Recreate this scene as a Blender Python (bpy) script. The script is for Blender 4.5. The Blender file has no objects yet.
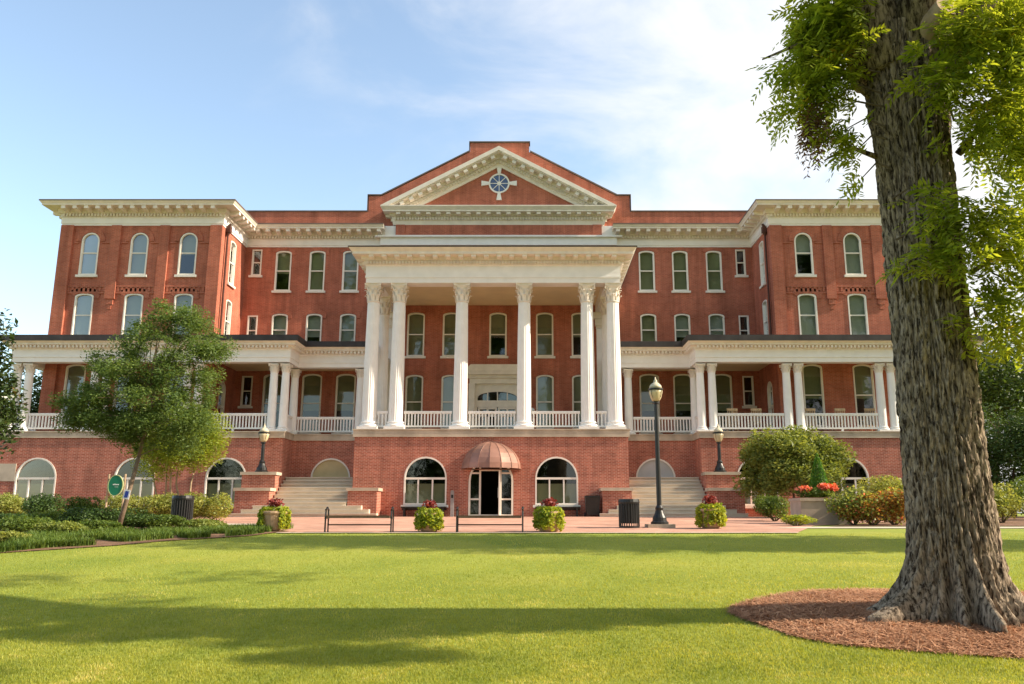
import bpy, math, random
import numpy as np
from mathutils import Vector, Matrix, noise
from mathutils.geometry import tessellate_polygon
random.seed(7); rng = np.random.default_rng(7)
R = math.radians; PI = math.pi
S = bpy.context.scene; COL = S.collection

# ------------------------------------------------------------------ camera
cam_d = bpy.data.cameras.new('camera'); cam = bpy.data.objects.new('camera', cam_d); COL.objects.link(cam)
cam.location = (0, 0, 1.6); cam.rotation_euler = (R(90) + math.atan(171 / 820), 0, 0)
cam_d.sensor_width = 36; cam_d.lens = 820 / 1024 * 36; cam_d.shift_x = -20 / 1024
cam_d.clip_start = .1; cam_d.clip_end = 3000; S.camera = cam

# ------------------------------------------------------------------ light
SUN_E = 33; SUN_A = 5.5          # elevation; degrees in front of the facade plane, from the right
d_sun = Vector((math.cos(R(SUN_E)) * math.cos(R(SUN_A)), -math.cos(R(SUN_E)) * math.sin(R(SUN_A)), math.sin(R(SUN_E))))
W = bpy.data.worlds.new('World'); S.world = W; W.use_nodes = True
nt = W.node_tree; nt.nodes.clear()
def N(t, typ, **kw):
    n = t.nodes.new(typ)
    for k, v in kw.items(): setattr(n, k, v)
    return n
sky = N(nt, 'ShaderNodeTexSky', sky_type='NISHITA', sun_disc=False, sun_elevation=R(SUN_E),
        sun_rotation=math.atan2(d_sun.x, d_sun.y), altitude=200, air_density=1.0, dust_density=1.2, ozone_density=1.6)
tc = N(nt, 'ShaderNodeTexCoord'); sep = N(nt, 'ShaderNodeSeparateXYZ')
nt.links.new(tc.outputs['Generated'], sep.inputs[0])
mp = N(nt, 'ShaderNodeMapping'); mp.inputs['Scale'].default_value = (1, 1, 2.1); mp.inputs['Location'].default_value = (.35, .2, .1)
nt.links.new(tc.outputs['Generated'], mp.inputs[0])
nz = N(nt, 'ShaderNodeTexNoise'); nz.inputs['Scale'].default_value = 3.0; nz.inputs['Detail'].default_value = 9; nz.inputs['Roughness'].default_value = .56; nz.inputs['Distortion'].default_value = .5
nt.links.new(mp.outputs[0], nz.inputs['Vector'])
ma = N(nt, 'ShaderNodeMath', operation='MULTIPLY_ADD'); ma.inputs[1].default_value = .78; ma.inputs[2].default_value = 0.0
nt.links.new(sep.outputs['X'], ma.inputs[0])
ad = N(nt, 'ShaderNodeMath', operation='ADD'); nt.links.new(ma.outputs[0], ad.inputs[0]); nt.links.new(nz.outputs[0], ad.inputs[1])
cr = N(nt, 'ShaderNodeMapRange', interpolation_type='SMOOTHSTEP'); cr.inputs['From Min'].default_value = .32; cr.inputs['From Max'].default_value = .76
cr.inputs['To Min'].default_value = .04; cr.inputs['To Max'].default_value = .95
nt.links.new(ad.outputs[0], cr.inputs[0])
mix = N(nt, 'ShaderNodeMixRGB'); mix.inputs[2].default_value = (7.7, 7.65, 7.6, 1)
nt.links.new(cr.outputs[0], mix.inputs[0])
skm = N(nt, 'ShaderNodeMixRGB', blend_type='MULTIPLY'); skm.inputs[0].default_value = 1; skm.inputs[2].default_value = (2.6, 2.45, 2.15, 1)
nt.links.new(sky.outputs[0], skm.inputs[1])
nt.links.new(skm.outputs[0], mix.inputs[1])
bg = N(nt, 'ShaderNodeBackground'); bg.inputs[1].default_value = .085
wo = N(nt, 'ShaderNodeOutputWorld'); nt.links.new(mix.outputs[0], bg.inputs[0]); nt.links.new(bg.outputs[0], wo.inputs[0])
sl = bpy.data.lights.new('sun', 'SUN'); sl.energy = 5.0; sl.angle = R(.6); sl.color = (1, .87, .68)
so = bpy.data.objects.new('sun', sl); COL.objects.link(so); so.rotation_euler = d_sun.to_track_quat('Z', 'Y').to_euler()
vs = S.view_settings; vs.view_transform = 'Standard'; vs.look = 'None'; vs.exposure = .80; vs.gamma = 1
S.cycles.max_bounces = 8; S.cycles.diffuse_bounces = 4; S.cycles.transparent_max_bounces = 12

# ------------------------------------------------------------------ materials
def mat(name, col, rough=.8, var=.15, scale=3, bump=0, bscale=40, metal=0, spec=.3, col2=None, leaf=0, det=4):
    m = bpy.data.materials.new(name); m.use_nodes = True; t = m.node_tree; b = t.nodes['Principled BSDF']
    b.inputs['Roughness'].default_value = rough; b.inputs['Metallic'].default_value = metal; b.inputs['Specular IOR Level'].default_value = spec
    co = N(t, 'ShaderNodeTexCoord')
    n = N(t, 'ShaderNodeTexNoise'); n.inputs['Scale'].default_value = scale; n.inputs['Detail'].default_value = det
    t.links.new(co.outputs['Object'], n.inputs['Vector'])
    x = N(t, 'ShaderNodeMixRGB'); c2 = col2 or tuple(c * (1 - var) for c in col); c1 = tuple(min(1, c * (1 + var * .5)) for c in col) if not col2 else col
    x.inputs[1].default_value = (*c1, 1); x.inputs[2].default_value = (*c2, 1)
    mr = N(t, 'ShaderNodeMapRange'); mr.inputs['From Min'].default_value = .32; mr.inputs['From Max'].default_value = .68
    t.links.new(n.outputs[0], mr.inputs[0]); t.links.new(mr.outputs[0], x.inputs[0])
    t.links.new(x.outputs[0], b.inputs['Base Color'])
    if bump:
        n2 = N(t, 'ShaderNodeTexNoise'); n2.inputs['Scale'].default_value = bscale; n2.inputs['Detail'].default_value = 5
        t.links.new(co.outputs['Object'], n2.inputs['Vector'])
        bp = N(t, 'ShaderNodeBump'); bp.inputs['Strength'].default_value = bump; bp.inputs['Distance'].default_value = .02
        t.links.new(n2.outputs[0], bp.inputs['Height']); t.links.new(bp.outputs[0], b.inputs['Normal'])
    return m
def leafmat(name, c1, c2, trans=.35, c3=None, rough=.55):
    m = bpy.data.materials.new(name); m.use_nodes = True; t = m.node_tree; b = t.nodes['Principled BSDF']
    b.inputs['Roughness'].default_value = rough; b.inputs['Specular IOR Level'].default_value = .35
    g = N(t, 'ShaderNodeNewGeometry'); co = N(t, 'ShaderNodeTexCoord')
    r = N(t, 'ShaderNodeValToRGB'); e = r.color_ramp.elements
    e[0].color = (*c1, 1); e[1].color = (*c2, 1)
    if c3: k = e.new(.95); k.color = (*c2, 1); e[-1].color = (*c3, 1)
    n = N(t, 'ShaderNodeTexNoise'); n.inputs['Scale'].default_value = 1.6; t.links.new(co.outputs['Object'], n.inputs['Vector'])
    a = N(t, 'ShaderNodeMath', operation='MULTIPLY_ADD'); a.inputs[1].default_value = .65
    s = N(t, 'ShaderNodeMath', operation='MULTIPLY_ADD'); s.inputs[1].default_value = 1.1; s.inputs[2].default_value = -.38
    t.links.new(n.outputs[0], s.inputs[0]); t.links.new(g.outputs['Random Per Island'], a.inputs[0]); t.links.new(s.outputs[0], a.inputs[2])
    t.links.new(a.outputs[0], r.inputs[0]); t.links.new(r.outputs[0], b.inputs['Base Color'])
    tr = N(t, 'ShaderNodeBsdfTranslucent')
    hs = N(t, 'ShaderNodeMixRGB', blend_type='MULTIPLY'); hs.inputs[0].default_value = 1; hs.inputs[2].default_value = (2.0, 1.75, .9, 1)
    t.links.new(r.outputs[0], hs.inputs[1]); t.links.new(hs.outputs[0], tr.inputs[0])
    mx = N(t, 'ShaderNodeMixShader'); mx.inputs[0].default_value = trans
    o = t.nodes['Material Output']; t.links.new(b.outputs[0], mx.inputs[1]); t.links.new(tr.outputs[0], mx.inputs[2]); t.links.new(mx.outputs[0], o.inputs[0])
    return m
def brickmat(name, cA, cB, mort, horiz=False, bw=.215, bh=.07, big=(.82, 1.22)):
    m = bpy.data.materials.new(name); m.use_nodes = True; t = m.node_tree; b = t.nodes['Principled BSDF']
    b.inputs['Roughness'].default_value = .85; b.inputs['Specular IOR Level'].default_value = .2
    co = N(t, 'ShaderNodeTexCoord'); sp = N(t, 'ShaderNodeSeparateXYZ'); t.links.new(co.outputs['Object'], sp.inputs[0])
    cb = N(t, 'ShaderNodeCombineXYZ')
    if horiz:
        t.links.new(sp.outputs[0], cb.inputs[0]); t.links.new(sp.outputs[1], cb.inputs[1])
    else:
        a = N(t, 'ShaderNodeMath', operation='ADD'); t.links.new(sp.outputs[0], a.inputs[0]); t.links.new(sp.outputs[1], a.inputs[1])
        t.links.new(a.outputs[0], cb.inputs[0]); t.links.new(sp.outputs[2], cb.inputs[1])
    br = N(t, 'ShaderNodeTexBrick'); br.inputs['Scale'].default_value = 1; br.inputs['Brick Width'].default_value = bw; br.inputs['Row Height'].default_value = bh
    br.inputs['Mortar Size'].default_value = .011; br.inputs['Mortar Smooth'].default_value = .3; br.inputs['Bias'].default_value = -.1
    br.inputs['Color1'].default_value = (*cA, 1); br.inputs['Color2'].default_value = (*cB, 1); br.inputs['Mortar'].default_value = (*mort, 1)
    t.links.new(cb.outputs[0], br.inputs['Vector'])
    n = N(t, 'ShaderNodeTexNoise'); n.inputs['Scale'].default_value = .9; n.inputs['Detail'].default_value = 7; n.inputs['Roughness'].default_value = .65
    t.links.new(co.outputs['Object'], n.inputs['Vector'])
    mr = N(t, 'ShaderNodeMapRange'); mr.inputs['From Min'].default_value = .3; mr.inputs['From Max'].default_value = .7; mr.inputs['To Min'].default_value = big[0]; mr.inputs['To Max'].default_value = big[1]
    t.links.new(n.outputs[0], mr.inputs[0])
    mu = N(t, 'ShaderNodeVectorMath', operation='SCALE'); t.links.new(br.outputs[0], mu.inputs[0]); t.links.new(mr.outputs[0], mu.inputs['Scale'])
    mp = N(t, 'ShaderNodeMapping'); mp.inputs['Scale'].default_value = (2.4, 2.4, .22) if not horiz else (.6, .6, .6); t.links.new(co.outputs['Object'], mp.inputs[0])
    n5 = N(t, 'ShaderNodeTexNoise'); n5.inputs['Scale'].default_value = 1; n5.inputs['Detail'].default_value = 6; n5.inputs['Roughness'].default_value = .7; t.links.new(mp.outputs[0], n5.inputs['Vector'])
    m5 = N(t, 'ShaderNodeMapRange'); m5.inputs['From Min'].default_value = .35; m5.inputs['From Max'].default_value = .62; m5.inputs['To Min'].default_value = .74; m5.inputs['To Max'].default_value = 1.05; t.links.new(n5.outputs[0], m5.inputs[0])
    m6 = N(t, 'ShaderNodeVectorMath', operation='SCALE'); t.links.new(mu.outputs[0], m6.inputs[0]); t.links.new(m5.outputs[0], m6.inputs['Scale'])
    t.links.new(m6.outputs[0], b.inputs['Base Color'])
    bp = N(t, 'ShaderNodeBump'); bp.inputs['Strength'].default_value = .5; bp.inputs['Distance'].default_value = .008; bp.invert = True
    t.links.new(br.outputs['Fac'], bp.inputs['Height']); t.links.new(bp.outputs[0], b.inputs['Normal'])
    return m
M = {}
M['brick'] = brickmat('red_brick', (.50, .142, .080), (.39, .098, .056), (.45, .22, .16))
M['brick_low'] = brickmat('basement_brick', (.48, .145, .092), (.30, .078, .05), (.56, .33, .25))
M['paver'] = brickmat('brick_paving', (.60, .31, .22), (.50, .25, .18), (.5, .34, .26), horiz=True)
M['white'] = mat('white_paint', (.88, .85, .82), .5, .05, 2.5)
M['trim'] = mat('window_trim_paint', (.84, .78, .70), .5, .06, 2)
M['cream'] = mat('cream_cornice_paint', (.84, .765, .67), .55, .10, 2.5)
M['ceil'] = mat('porch_ceiling_paint', (.85, .68, .42), .7, .08, 1)
M['stone'] = mat('limestone', (.52, .43, .33), .85, .3, 1.3, .3, 30)
M['step'] = mat('step_stone', (.66, .57, .46), .85, .10, 1.6, .3, 30)
M['roof'] = mat('dark_roof_metal', (.05, .045, .045), .6, .3, 2)
M['roofedge'] = mat('bronze_flashing', (.16, .12, .10), .5, .2, 2)
M['pipe'] = mat('brown_downpipe', (.09, .035, .025), .5, .2, 3)
M['copper'] = mat('copper_awning', (.33, .17, .125), .5, .25, 1.6, metal=.15, spec=.5)
M['shade'] = mat('blind_or_tone_sheet', (.37, .365, .26), .9, .2, 1)
M['shade2'] = mat('pale_blind_or_sky_tone', (.50, .52, .52), .9, .1, 1)  # pale blind tone; also carries the sky reflected in left wing panes
M['panel'] = mat('tan_blind_panel', (.55, .46, .26), .8, .1, 2)
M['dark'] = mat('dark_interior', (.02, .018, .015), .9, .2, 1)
M['black'] = mat('black_painted_iron', (.012, .012, .012), .42, .3, 5, spec=.5)
M['lampglass'] = mat('frosted_lamp_glass', (.62, .52, .32), .3, .15, 4, spec=.5)
M['lampcap'] = mat('cream_lamp_cap', (.58, .52, .38), .45, .1, 4)
M['wood'] = mat('tan_wood', (.62, .42, .24), .6, .25, 6)
M['benchwood'] = mat('weathered_bench_wood', (.13, .085, .055), .7, .3, 8)
M['greensign'] = mat('green_sign_paint', (.015, .20, .11), .4, .1, 3)
M['signgold'] = mat('pale_green_sign_edge', (.45, .5, .25), .5, .1, 3)
M['signwhite'] = mat('white_lettering', (.8, .8, .8), .5, .03, 3)
M['blue'] = mat('blue_print', (.03, .06, .35), .5, .05, 3)
M['blueglass'] = mat('blue_leaded_glass', (.05, .10, .24), .15, .3, 6, spec=.6)
M['greymetal'] = mat('grey_metal', (.30, .28, .27), .5, .15, 3)
M['pot'] = mat('tan_clay_pot', (.48, .33, .21), .8, .2, 5)
M['planter'] = mat('concrete_planter', (.50, .385, .30), .9, .2, 2, .4, 30)
M['curb'] = mat('concrete_curb', (.55, .47, .37), .9, .2, 1.5, .3, 30)
M['soil'] = mat('bed_mulch', (.13, .075, .045), .95, .5, 9, .9, 30, col2=(.25, .14, .085), det=9)
M['straw'] = leafmat('pine_straw', (.30, .13, .06), (.70, .40, .24), .05, rough=.9)
M['strawbase'] = mat('pine_straw_floor', (.36, .16, .085), .95, .5, 9, .9, 40, col2=(.20, .085, .045), det=8)
M['barkL'] = mat('pale_smooth_bark', (.42, .30, .20), .8, .3, 8, .3, 20)
M['barkM'] = mat('grey_brown_bark', (.24, .17, .12), .85, .3, 8, .3, 20)
M['barkD'] = mat('brown_twig_bark', (.13, .095, .065), .85, .3, 12, .4, 30)
M['pecan'] = leafmat('bright_green_leaflet', (.12, .19, .02), (.32, .37, .04), .55, (.55, .42, .07))
M['pecan_dead'] = leafmat('dead_brown_leaflet', (.10, .05, .03), (.2, .1, .06), .2)
M['elm'] = leafmat('soft_green_leaf', (.06, .12, .03), (.18, .25, .065), .4)
M['myrtle'] = leafmat('yellow_green_leaf', (.15, .23, .025), (.34, .40, .05), .45)
M['magnolia'] = leafmat('glossy_dark_leaf', (.02, .045, .012), (.06, .09, .02), .15, (.2, .14, .05), rough=.3)
M['shrub'] = leafmat('mid_green_shrub_leaf', (.05, .10, .018), (.16, .22, .035), .35)
M['olive'] = leafmat('olive_shrub_leaf', (.09, .14, .025), (.30, .34, .08), .35)
M['variegated'] = leafmat('variegated_yellow_leaf', (.14, .20, .03), (.42, .42, .12), .35)
M['darkleaf'] = leafmat('dark_evergreen_leaf', (.028, .06, .014), (.08, .14, .03), .25)
M['conifer'] = leafmat('fresh_conifer_leaf', (.035, .12, .01), (.10, .24, .02), .35)
M['lime'] = leafmat('lime_vine_leaf', (.10, .19, .015), (.46, .48, .05), .45)
M['redleaf'] = leafmat('dark_red_leaf', (.16, .02, .02), (.32, .06, .05), .25)
M['bloom'] = leafmat('coral_bloom', (.55, .10, .06), (.75, .26, .17), .3)
M['rust'] = leafmat('rusty_flower_leaf', (.26, .13, .03), (.42, .20, .05), .3, (.55, .12, .06))
M['pink'] = leafmat('pink_bloom', (.55, .08, .2), (.7, .2, .35), .3)
M['grassblade'] = leafmat('lawn_blade', (.19, .245, .03), (.41, .41, .075), .4, (.56, .50, .18))
for _n in M['grassblade'].node_tree.nodes:
    if _n.type == 'TEX_NOISE': _n.inputs['Scale'].default_value = 1.0; _n.inputs['Detail'].default_value = 7; _n.inputs['Roughness'].default_value = .7
    if _n.type == 'MATH' and abs(_n.inputs[1].default_value - 1.1) < .01: _n.inputs[1].default_value = 2.8; _n.inputs[2].default_value = -1.22
M['liriope'] = leafmat('strap_leaf', (.06, .12, .02), (.17, .24, .04), .3)

def glassmat():
    m = bpy.data.materials.new('window_glass'); m.use_nodes = True; t = m.node_tree
    t.nodes.remove(t.nodes['Principled BSDF']); o = t.nodes['Material Output']
    tr = N(t, 'ShaderNodeBsdfTransparent'); tr.inputs[0].default_value = (.62, .66, .58, 1)
    gl = N(t, 'ShaderNodeBsdfGlossy'); gl.inputs['Roughness'].default_value = .03; gl.inputs[0].default_value = (.9, .93, .95, 1)
    co = N(t, 'ShaderNodeTexCoord'); n = N(t, 'ShaderNodeTexNoise'); n.inputs['Scale'].default_value = 1.3
    t.links.new(co.outputs['Object'], n.inputs['Vector'])
    bp = N(t, 'ShaderNodeBump'); bp.inputs['Strength'].default_value = .12; bp.inputs['Distance'].default_value = .02
    t.links.new(n.outputs[0], bp.inputs['Height']); t.links.new(bp.outputs[0], gl.inputs['Normal'])
    fr = N(t, 'ShaderNodeFresnel'); fr.inputs['IOR'].default_value = 1.75
    mx = N(t, 'ShaderNodeMixShader'); t.links.new(fr.outputs[0], mx.inputs[0]); t.links.new(tr.outputs[0], mx.inputs[1]); t.links.new(gl.outputs[0], mx.inputs[2])
    t.links.new(mx.outputs[0], o.inputs[0]); return m
M['glass'] = glassmat()
def lawnmat():
    m = mat('lawn_grass', (.30, .33, .06), .9, .2, .5, .9, 60, spec=.15)
    t = m.node_tree; b = t.nodes['Principled BSDF']; x = [n for n in t.nodes if n.type == 'MIX_RGB'][0]
    x.inputs[2].default_value = (.20, .26, .04, 1)
    co = [n for n in t.nodes if n.type == 'TEX_COORD'][0]
    n = N(t, 'ShaderNodeTexNoise'); n.inputs['Scale'].default_value = 14; n.inputs['Detail'].default_value = 8; n.inputs['Roughness'].default_value = .75
    t.links.new(co.outputs['Object'], n.inputs['Vector'])
    mr = N(t, 'ShaderNodeMapRange'); mr.inputs['From Min'].default_value = .3; mr.inputs['From Max'].default_value = .7; mr.inputs['To Min'].default_value = .72; mr.inputs['To Max'].default_value = 1.2
    t.links.new(n.outputs[0], mr.inputs[0])
    mu = N(t, 'ShaderNodeVectorMath', operation='SCALE'); t.links.new(x.outputs[0], mu.inputs[0]); t.links.new(mr.outputs[0], mu.inputs['Scale'])
    n3 = N(t, 'ShaderNodeTexNoise'); n3.inputs['Scale'].default_value = .35; n3.inputs['Detail'].default_value = 3; t.links.new(co.outputs['Object'], n3.inputs['Vector'])
    m3 = N(t, 'ShaderNodeMapRange'); m3.inputs['From Min'].default_value = .52; m3.inputs['From Max'].default_value = .7; m3.inputs['To Max'].default_value = .8
    t.links.new(n3.outputs[0], m3.inputs[0])
    y = N(t, 'ShaderNodeMixRGB'); y.inputs[2].default_value = (.36, .36, .07, 1); t.links.new(m3.outputs[0], y.inputs[0]); t.links.new(mu.outputs[0], y.inputs[1])
    t.links.new(y.outputs[0], b.inputs['Base Color']); return m
M['lawn'] = lawnmat()
def barkmat():
    m = bpy.data.materials.new('furrowed_bark'); m.use_nodes = True; t = m.node_tree; b = t.nodes['Principled BSDF']; b.inputs['Roughness'].default_value = .9; b.inputs['Specular IOR Level'].default_value = .15
    co = N(t, 'ShaderNodeTexCoord'); mp = N(t, 'ShaderNodeMapping'); mp.inputs['Scale'].default_value = (1, 1, .26); t.links.new(co.outputs['Object'], mp.inputs[0])
    n = N(t, 'ShaderNodeTexNoise'); n.inputs['Scale'].default_value = 24; n.inputs['Detail'].default_value = 8; n.inputs['Roughness'].default_value = .65; n.inputs['Distortion'].default_value = .5
    t.links.new(mp.outputs[0], n.inputs['Vector'])
    r = N(t, 'ShaderNodeValToRGB'); e = r.color_ramp.elements; e[0].position = .40; e[0].color = (.035, .024, .017, 1); e[1].position = .58; e[1].color = (.38, .305, .235, 1)
    t.links.new(n.outputs[0], r.inputs[0])
    n2 = N(t, 'ShaderNodeTexNoise'); n2.inputs['Scale'].default_value = 1.2; n2.inputs['Detail'].default_value = 3; t.links.new(co.outputs['Object'], n2.inputs['Vector'])
    mx = N(t, 'ShaderNodeMixRGB', blend_type='MULTIPLY'); mx.inputs[0].default_value = .7; t.links.new(r.outputs[0], mx.inputs[1])
    r2 = N(t, 'ShaderNodeValToRGB'); e = r2.color_ramp.elements; e[0].position = .35; e[0].color = (.75, .72, .68, 1); e[1].position = .7; e[1].color = (1.15, 1.1, 1.05, 1); t.links.new(n2.outputs[0], r2.inputs[0]); t.links.new(r2.outputs[0], mx.inputs[2])
    t.links.new(mx.outputs[0], b.inputs['Base Color'])
    bp = N(t, 'ShaderNodeBump'); bp.inputs['Strength'].default_value = .7; bp.inputs['Distance'].default_value = .025
    t.links.new(n.outputs[0], bp.inputs['Height']); t.links.new(bp.outputs[0], b.inputs['Normal']); return m
M['bark'] = barkmat()

# ------------------------------------------------------------------ mesh helpers
class MB:
    def __init__(s): s.v = []; s.f = []
    def add(s, vs, fs):
        o = len(s.v); s.v += [tuple(v) for v in vs]; s.f += [tuple(i + o for i in f) for f in fs]; return s
    def box(s, x0, x1, y0, y1, z0, z1):
        return s.add([(x0,y0,z0),(x1,y0,z0),(x1,y1,z0),(x0,y1,z0),(x0,y0,z1),(x1,y0,z1),(x1,y1,z1),(x0,y1,z1)],
                     [(0,3,2,1),(4,5,6,7),(0,1,5,4),(1,2,6,5),(2,3,7,6),(3,0,4,7)])
    def tube(s, pts, rad, n=8, cap=True):
        pts = [Vector(p) for p in pts]; rad = rad if isinstance(rad, (list, tuple)) else [rad] * len(pts)
        o = len(s.v); up = Vector((.13, .27, 1)).normalized()
        for i, p in enumerate(pts):
            d = (pts[min(i + 1, len(pts) - 1)] - pts[max(i - 1, 0)]).normalized()
            a = d.cross(up if abs(d.dot(up)) < .95 else Vector((1, 0, 0))).normalized(); b = d.cross(a)
            for k in range(n):
                q = p + (a * math.cos(2 * PI * k / n) + b * math.sin(2 * PI * k / n)) * rad[i]; s.v.append(tuple(q))
        for i in range(len(pts) - 1):
            for k in range(n):
                s.f.append((o + i*n + k, o + i*n + (k+1) % n, o + (i+1)*n + (k+1) % n, o + (i+1)*n + k))
        if cap: s.f.append(tuple(o + k for k in range(n))[::-1]); s.f.append(tuple(o + (len(pts)-1)*n + k for k in range(n)))
        return s
    def lathe(s, prof, cx=0, cy=0, n=24, flute=0, fa=0):
        o = len(s.v)
        for r, z in prof:
            for k in range(n):
                a = 2 * PI * k / n; rr = r - (fa * r * (k % 2) if flute else 0)
                s.v.append((cx + rr * math.cos(a), cy + rr * math.sin(a), z))
        for i in range(len(prof) - 1):
            for k in range(n): s.f.append((o+i*n+k, o+i*n+(k+1) % n, o+(i+1)*n+(k+1) % n, o+(i+1)*n+k))
        s.f.append(tuple(o + k for k in range(n))[::-1]); s.f.append(tuple(o + (len(prof)-1)*n + k for k in range(n))); return s
    def prism(s, poly, y0, y1):   # poly of (x,z), extruded along y
        n = len(poly); o = len(s.v)
        s.v += [(x, y0, z) for x, z in poly] + [(x, y1, z) for x, z in poly]
        for tri in tessellate_polygon([[Vector((x, z, 0)) for x, z in poly]]):
            s.f.append(tuple(o + i for i in tri)); s.f.append(tuple(o + n + i for i in tri[::-1]))
        for i in range(n): s.f.append((o+i, o+(i+1) % n, o+n+(i+1) % n, o+n+i))
        return s
    def ring(s, A, B, y0, y1):    # solid ring between outlines A (outer) and B (inner)
        n = len(A); o = len(s.v)
        s.v += [(x, y0, z) for x, z in A] + [(x, y0, z) for x, z in B] + [(x, y1, z) for x, z in A] + [(x, y1, z) for x, z in B]
        for i in range(n):
            j = (i+1) % n
            s.f += [(o+i, o+j, o+n+j, o+n+i), (o+2*n+i, o+3*n+i, o+3*n+j, o+2*n+j), (o+i, o+2*n+i, o+2*n+j, o+j), (o+n+i, o+n+j, o+3*n+j, o+3*n+i)]
        return s
    def sweep(s, path, prof, close=True):  # outward is to the right of travel; prof = closed loop of (offset, z)
        P = [Vector((p[0], p[1])) for p in path]; n = len(prof); o = len(s.v)
        for i, p in enumerate(P):
            d0 = (P[i] - P[i-1]).normalized() if i > 0 else None; d1 = (P[i+1] - P[i]).normalized() if i < len(P) - 1 else None
            d0 = d0 or d1; d1 = d1 or d0
            n0 = Vector((d0.y, -d0.x)); n1 = Vector((d1.y, -d1.x)); m = (n0 + n1).normalized(); m /= max(.3, m.dot(n0))
            for f, z in prof: q = p + m * f; s.v.append((q.x, q.y, z))
        for i in range(len(P) - 1):
            for k in range(n):
                j = (k+1) % n; s.f.append((o+i*n+k, o+(i+1)*n+k, o+(i+1)*n+j, o+i*n+j))
        s.f.append(tuple(o+k for k in range(n))); s.f.append(tuple(o+(len(P)-1)*n+k for k in range(n))[::-1]); return s
    def blocks(s, path, step, w, o0, o1, z0, z1, tz=0):  # small blocks along a path (dentils, modillions)
        P = [Vector((p[0], p[1])) for p in path]
        for a, b in zip(P[:-1], P[1:]):
            L = (b - a).length; d = (b - a) / L; nn = Vector((d.y, -d.x)); c = max(1, round(L / step)); st = L / c
            for k in range(c):
                m = a + d * (st * (k + .5)); q = [m - d*w/2 + nn*o0, m + d*w/2 + nn*o0, m + d*w/2 + nn*o1, m - d*w/2 + nn*o1]
                s.add([(v.x, v.y, z0) for v in q[:2]] + [(v.x, v.y, z0 + tz) for v in q[2:]] + [(v.x, v.y, z1) for v in q],
                      [(0,1,2,3),(7,6,5,4),(0,4,5,1),(1,5,6,2),(2,6,7,3),(3,7,4,0)])
        return s
    def mesh(s, name, m, smooth=False):
        me = bpy.data.meshes.new(name); me.from_pydata(s.v, [], s.f); me.materials.append(m if not isinstance(m, str) else M[m])
        import bmesh as _b
        b = _b.new(); b.from_mesh(me); _b.ops.recalc_face_normals(b, faces=b.faces); b.to_mesh(me); b.free()
        if smooth: me.polygons.foreach_set('use_smooth', [True] * len(me.polygons))
        me.update(); return me
    def build(s, name, m, parent=None, loc=(0,0,0), smooth=False, rz=0):
        return link(name, s.mesh(name, m, smooth), parent, loc, rz)
def link(name, me, parent=None, loc=(0,0,0), rz=0):
    o = bpy.data.objects.new(name, me); COL.objects.link(o); o.location = loc; o.rotation_euler = (0, 0, rz)
    if parent: o.parent = parent
    return o
def tag(o, label=None, cat=None, group=None, kind=None):
    if label: o['label'] = label
    if cat: o['category'] = cat
    if group: o['group'] = group
    if kind: o['kind'] = kind
    return o
def thing(name, loc, label, cat, group=None, rz=0):
    o = bpy.data.objects.new(name, None); COL.objects.link(o); o.location = loc; o.rotation_euler = (0, 0, rz); o.empty_display_size = .3
    return tag(o, label, cat, group)
def dup(root, loc, label, rz=0, group=None, sc=1):
    def cp(o, par):
        c = o.copy(); COL.objects.link(c)
        if par: c.parent = par
        for ch in o.children: cp(ch, c)
        return c
    r = cp(root, None); r.location = loc; r.rotation_euler = (0, 0, rz); r['label'] = label; r.scale = (sc,) * 3
    if group: r['group'] = group
    return r
def fastmesh(name, V, F, m):
    """V (n,3), F (m,k) numpy"""
    me = bpy.data.meshes.new(name); k = F.shape[1]
    me.vertices.add(len(V)); me.vertices.foreach_set('co', V.astype(np.float32).ravel())
    me.loops.add(F.size); me.loops.foreach_set('vertex_index', F.astype(np.int32).ravel())
    me.polygons.add(len(F)); me.polygons.foreach_set('loop_start', np.arange(0, F.size, k, dtype=np.int32)); me.polygons.foreach_set('loop_total', np.full(len(F), k, np.int32))
    me.materials.append(M[m] if isinstance(m, str) else m); me.update(calc_edges=True); me.validate(); return me
def leaves(P, size, aspect=.5, flat=.4, out=None, droop=0, jit=.3):
    """diamond leaves at points P; out = preferred normals"""
    n = len(P); d = rng.normal(size=(n, 3)); d[:, 2] = d[:, 2] * flat - droop; d /= np.linalg.norm(d, axis=1)[:, None] + 1e-9
    nr = rng.normal(size=(n, 3))
    if out is not None: nr = nr * .6 + out
    w = np.cross(d, nr); w /= np.linalg.norm(w, axis=1)[:, None] + 1e-9
    L = size * (1 + jit * rng.normal(size=n)).clip(.5, 1.6)[:, None]
    a = P - d * L / 2; c = P + d * L / 2; b = P + w * L * aspect / 2; e = P - w * L * aspect / 2
    up = np.cross(w, d) * L * .12
    V = np.stack([a, b + up, c, e + up], 1).reshape(-1, 3); F = np.arange(4 * n).reshape(n, 4)
    return V, F
def lobes(c, r, k, s=.42, seed=0, low=-.6):
    g = np.random.default_rng(seed); o = []
    while len(o) < k:
        u = g.normal(size=3); u /= np.linalg.norm(u)
        if u[2] < low: continue
        q = np.array(c) + u * np.array(r) * g.uniform(.35, .72); o.append((q, np.array(r) * s * g.uniform(.65, 1.2)))
    return o
def crown_pts(lb, n, shell=.35):
    P = []; O = []; wts = np.array([np.prod(r) ** (2/3) for _, r in lb]); wts /= wts.sum()
    for (c, r), w in zip(lb, wts):
        m = int(n * w) + 1; u = rng.normal(size=(m, 3)); u /= np.linalg.norm(u, axis=1)[:, None]
        q = 1 - shell * rng.random(m) ** 1.5 + rng.normal(size=m) * .06
        P.append(c + u * r * q[:, None]); O.append(u)
    return np.concatenate(P), np.concatenate(O)

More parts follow.
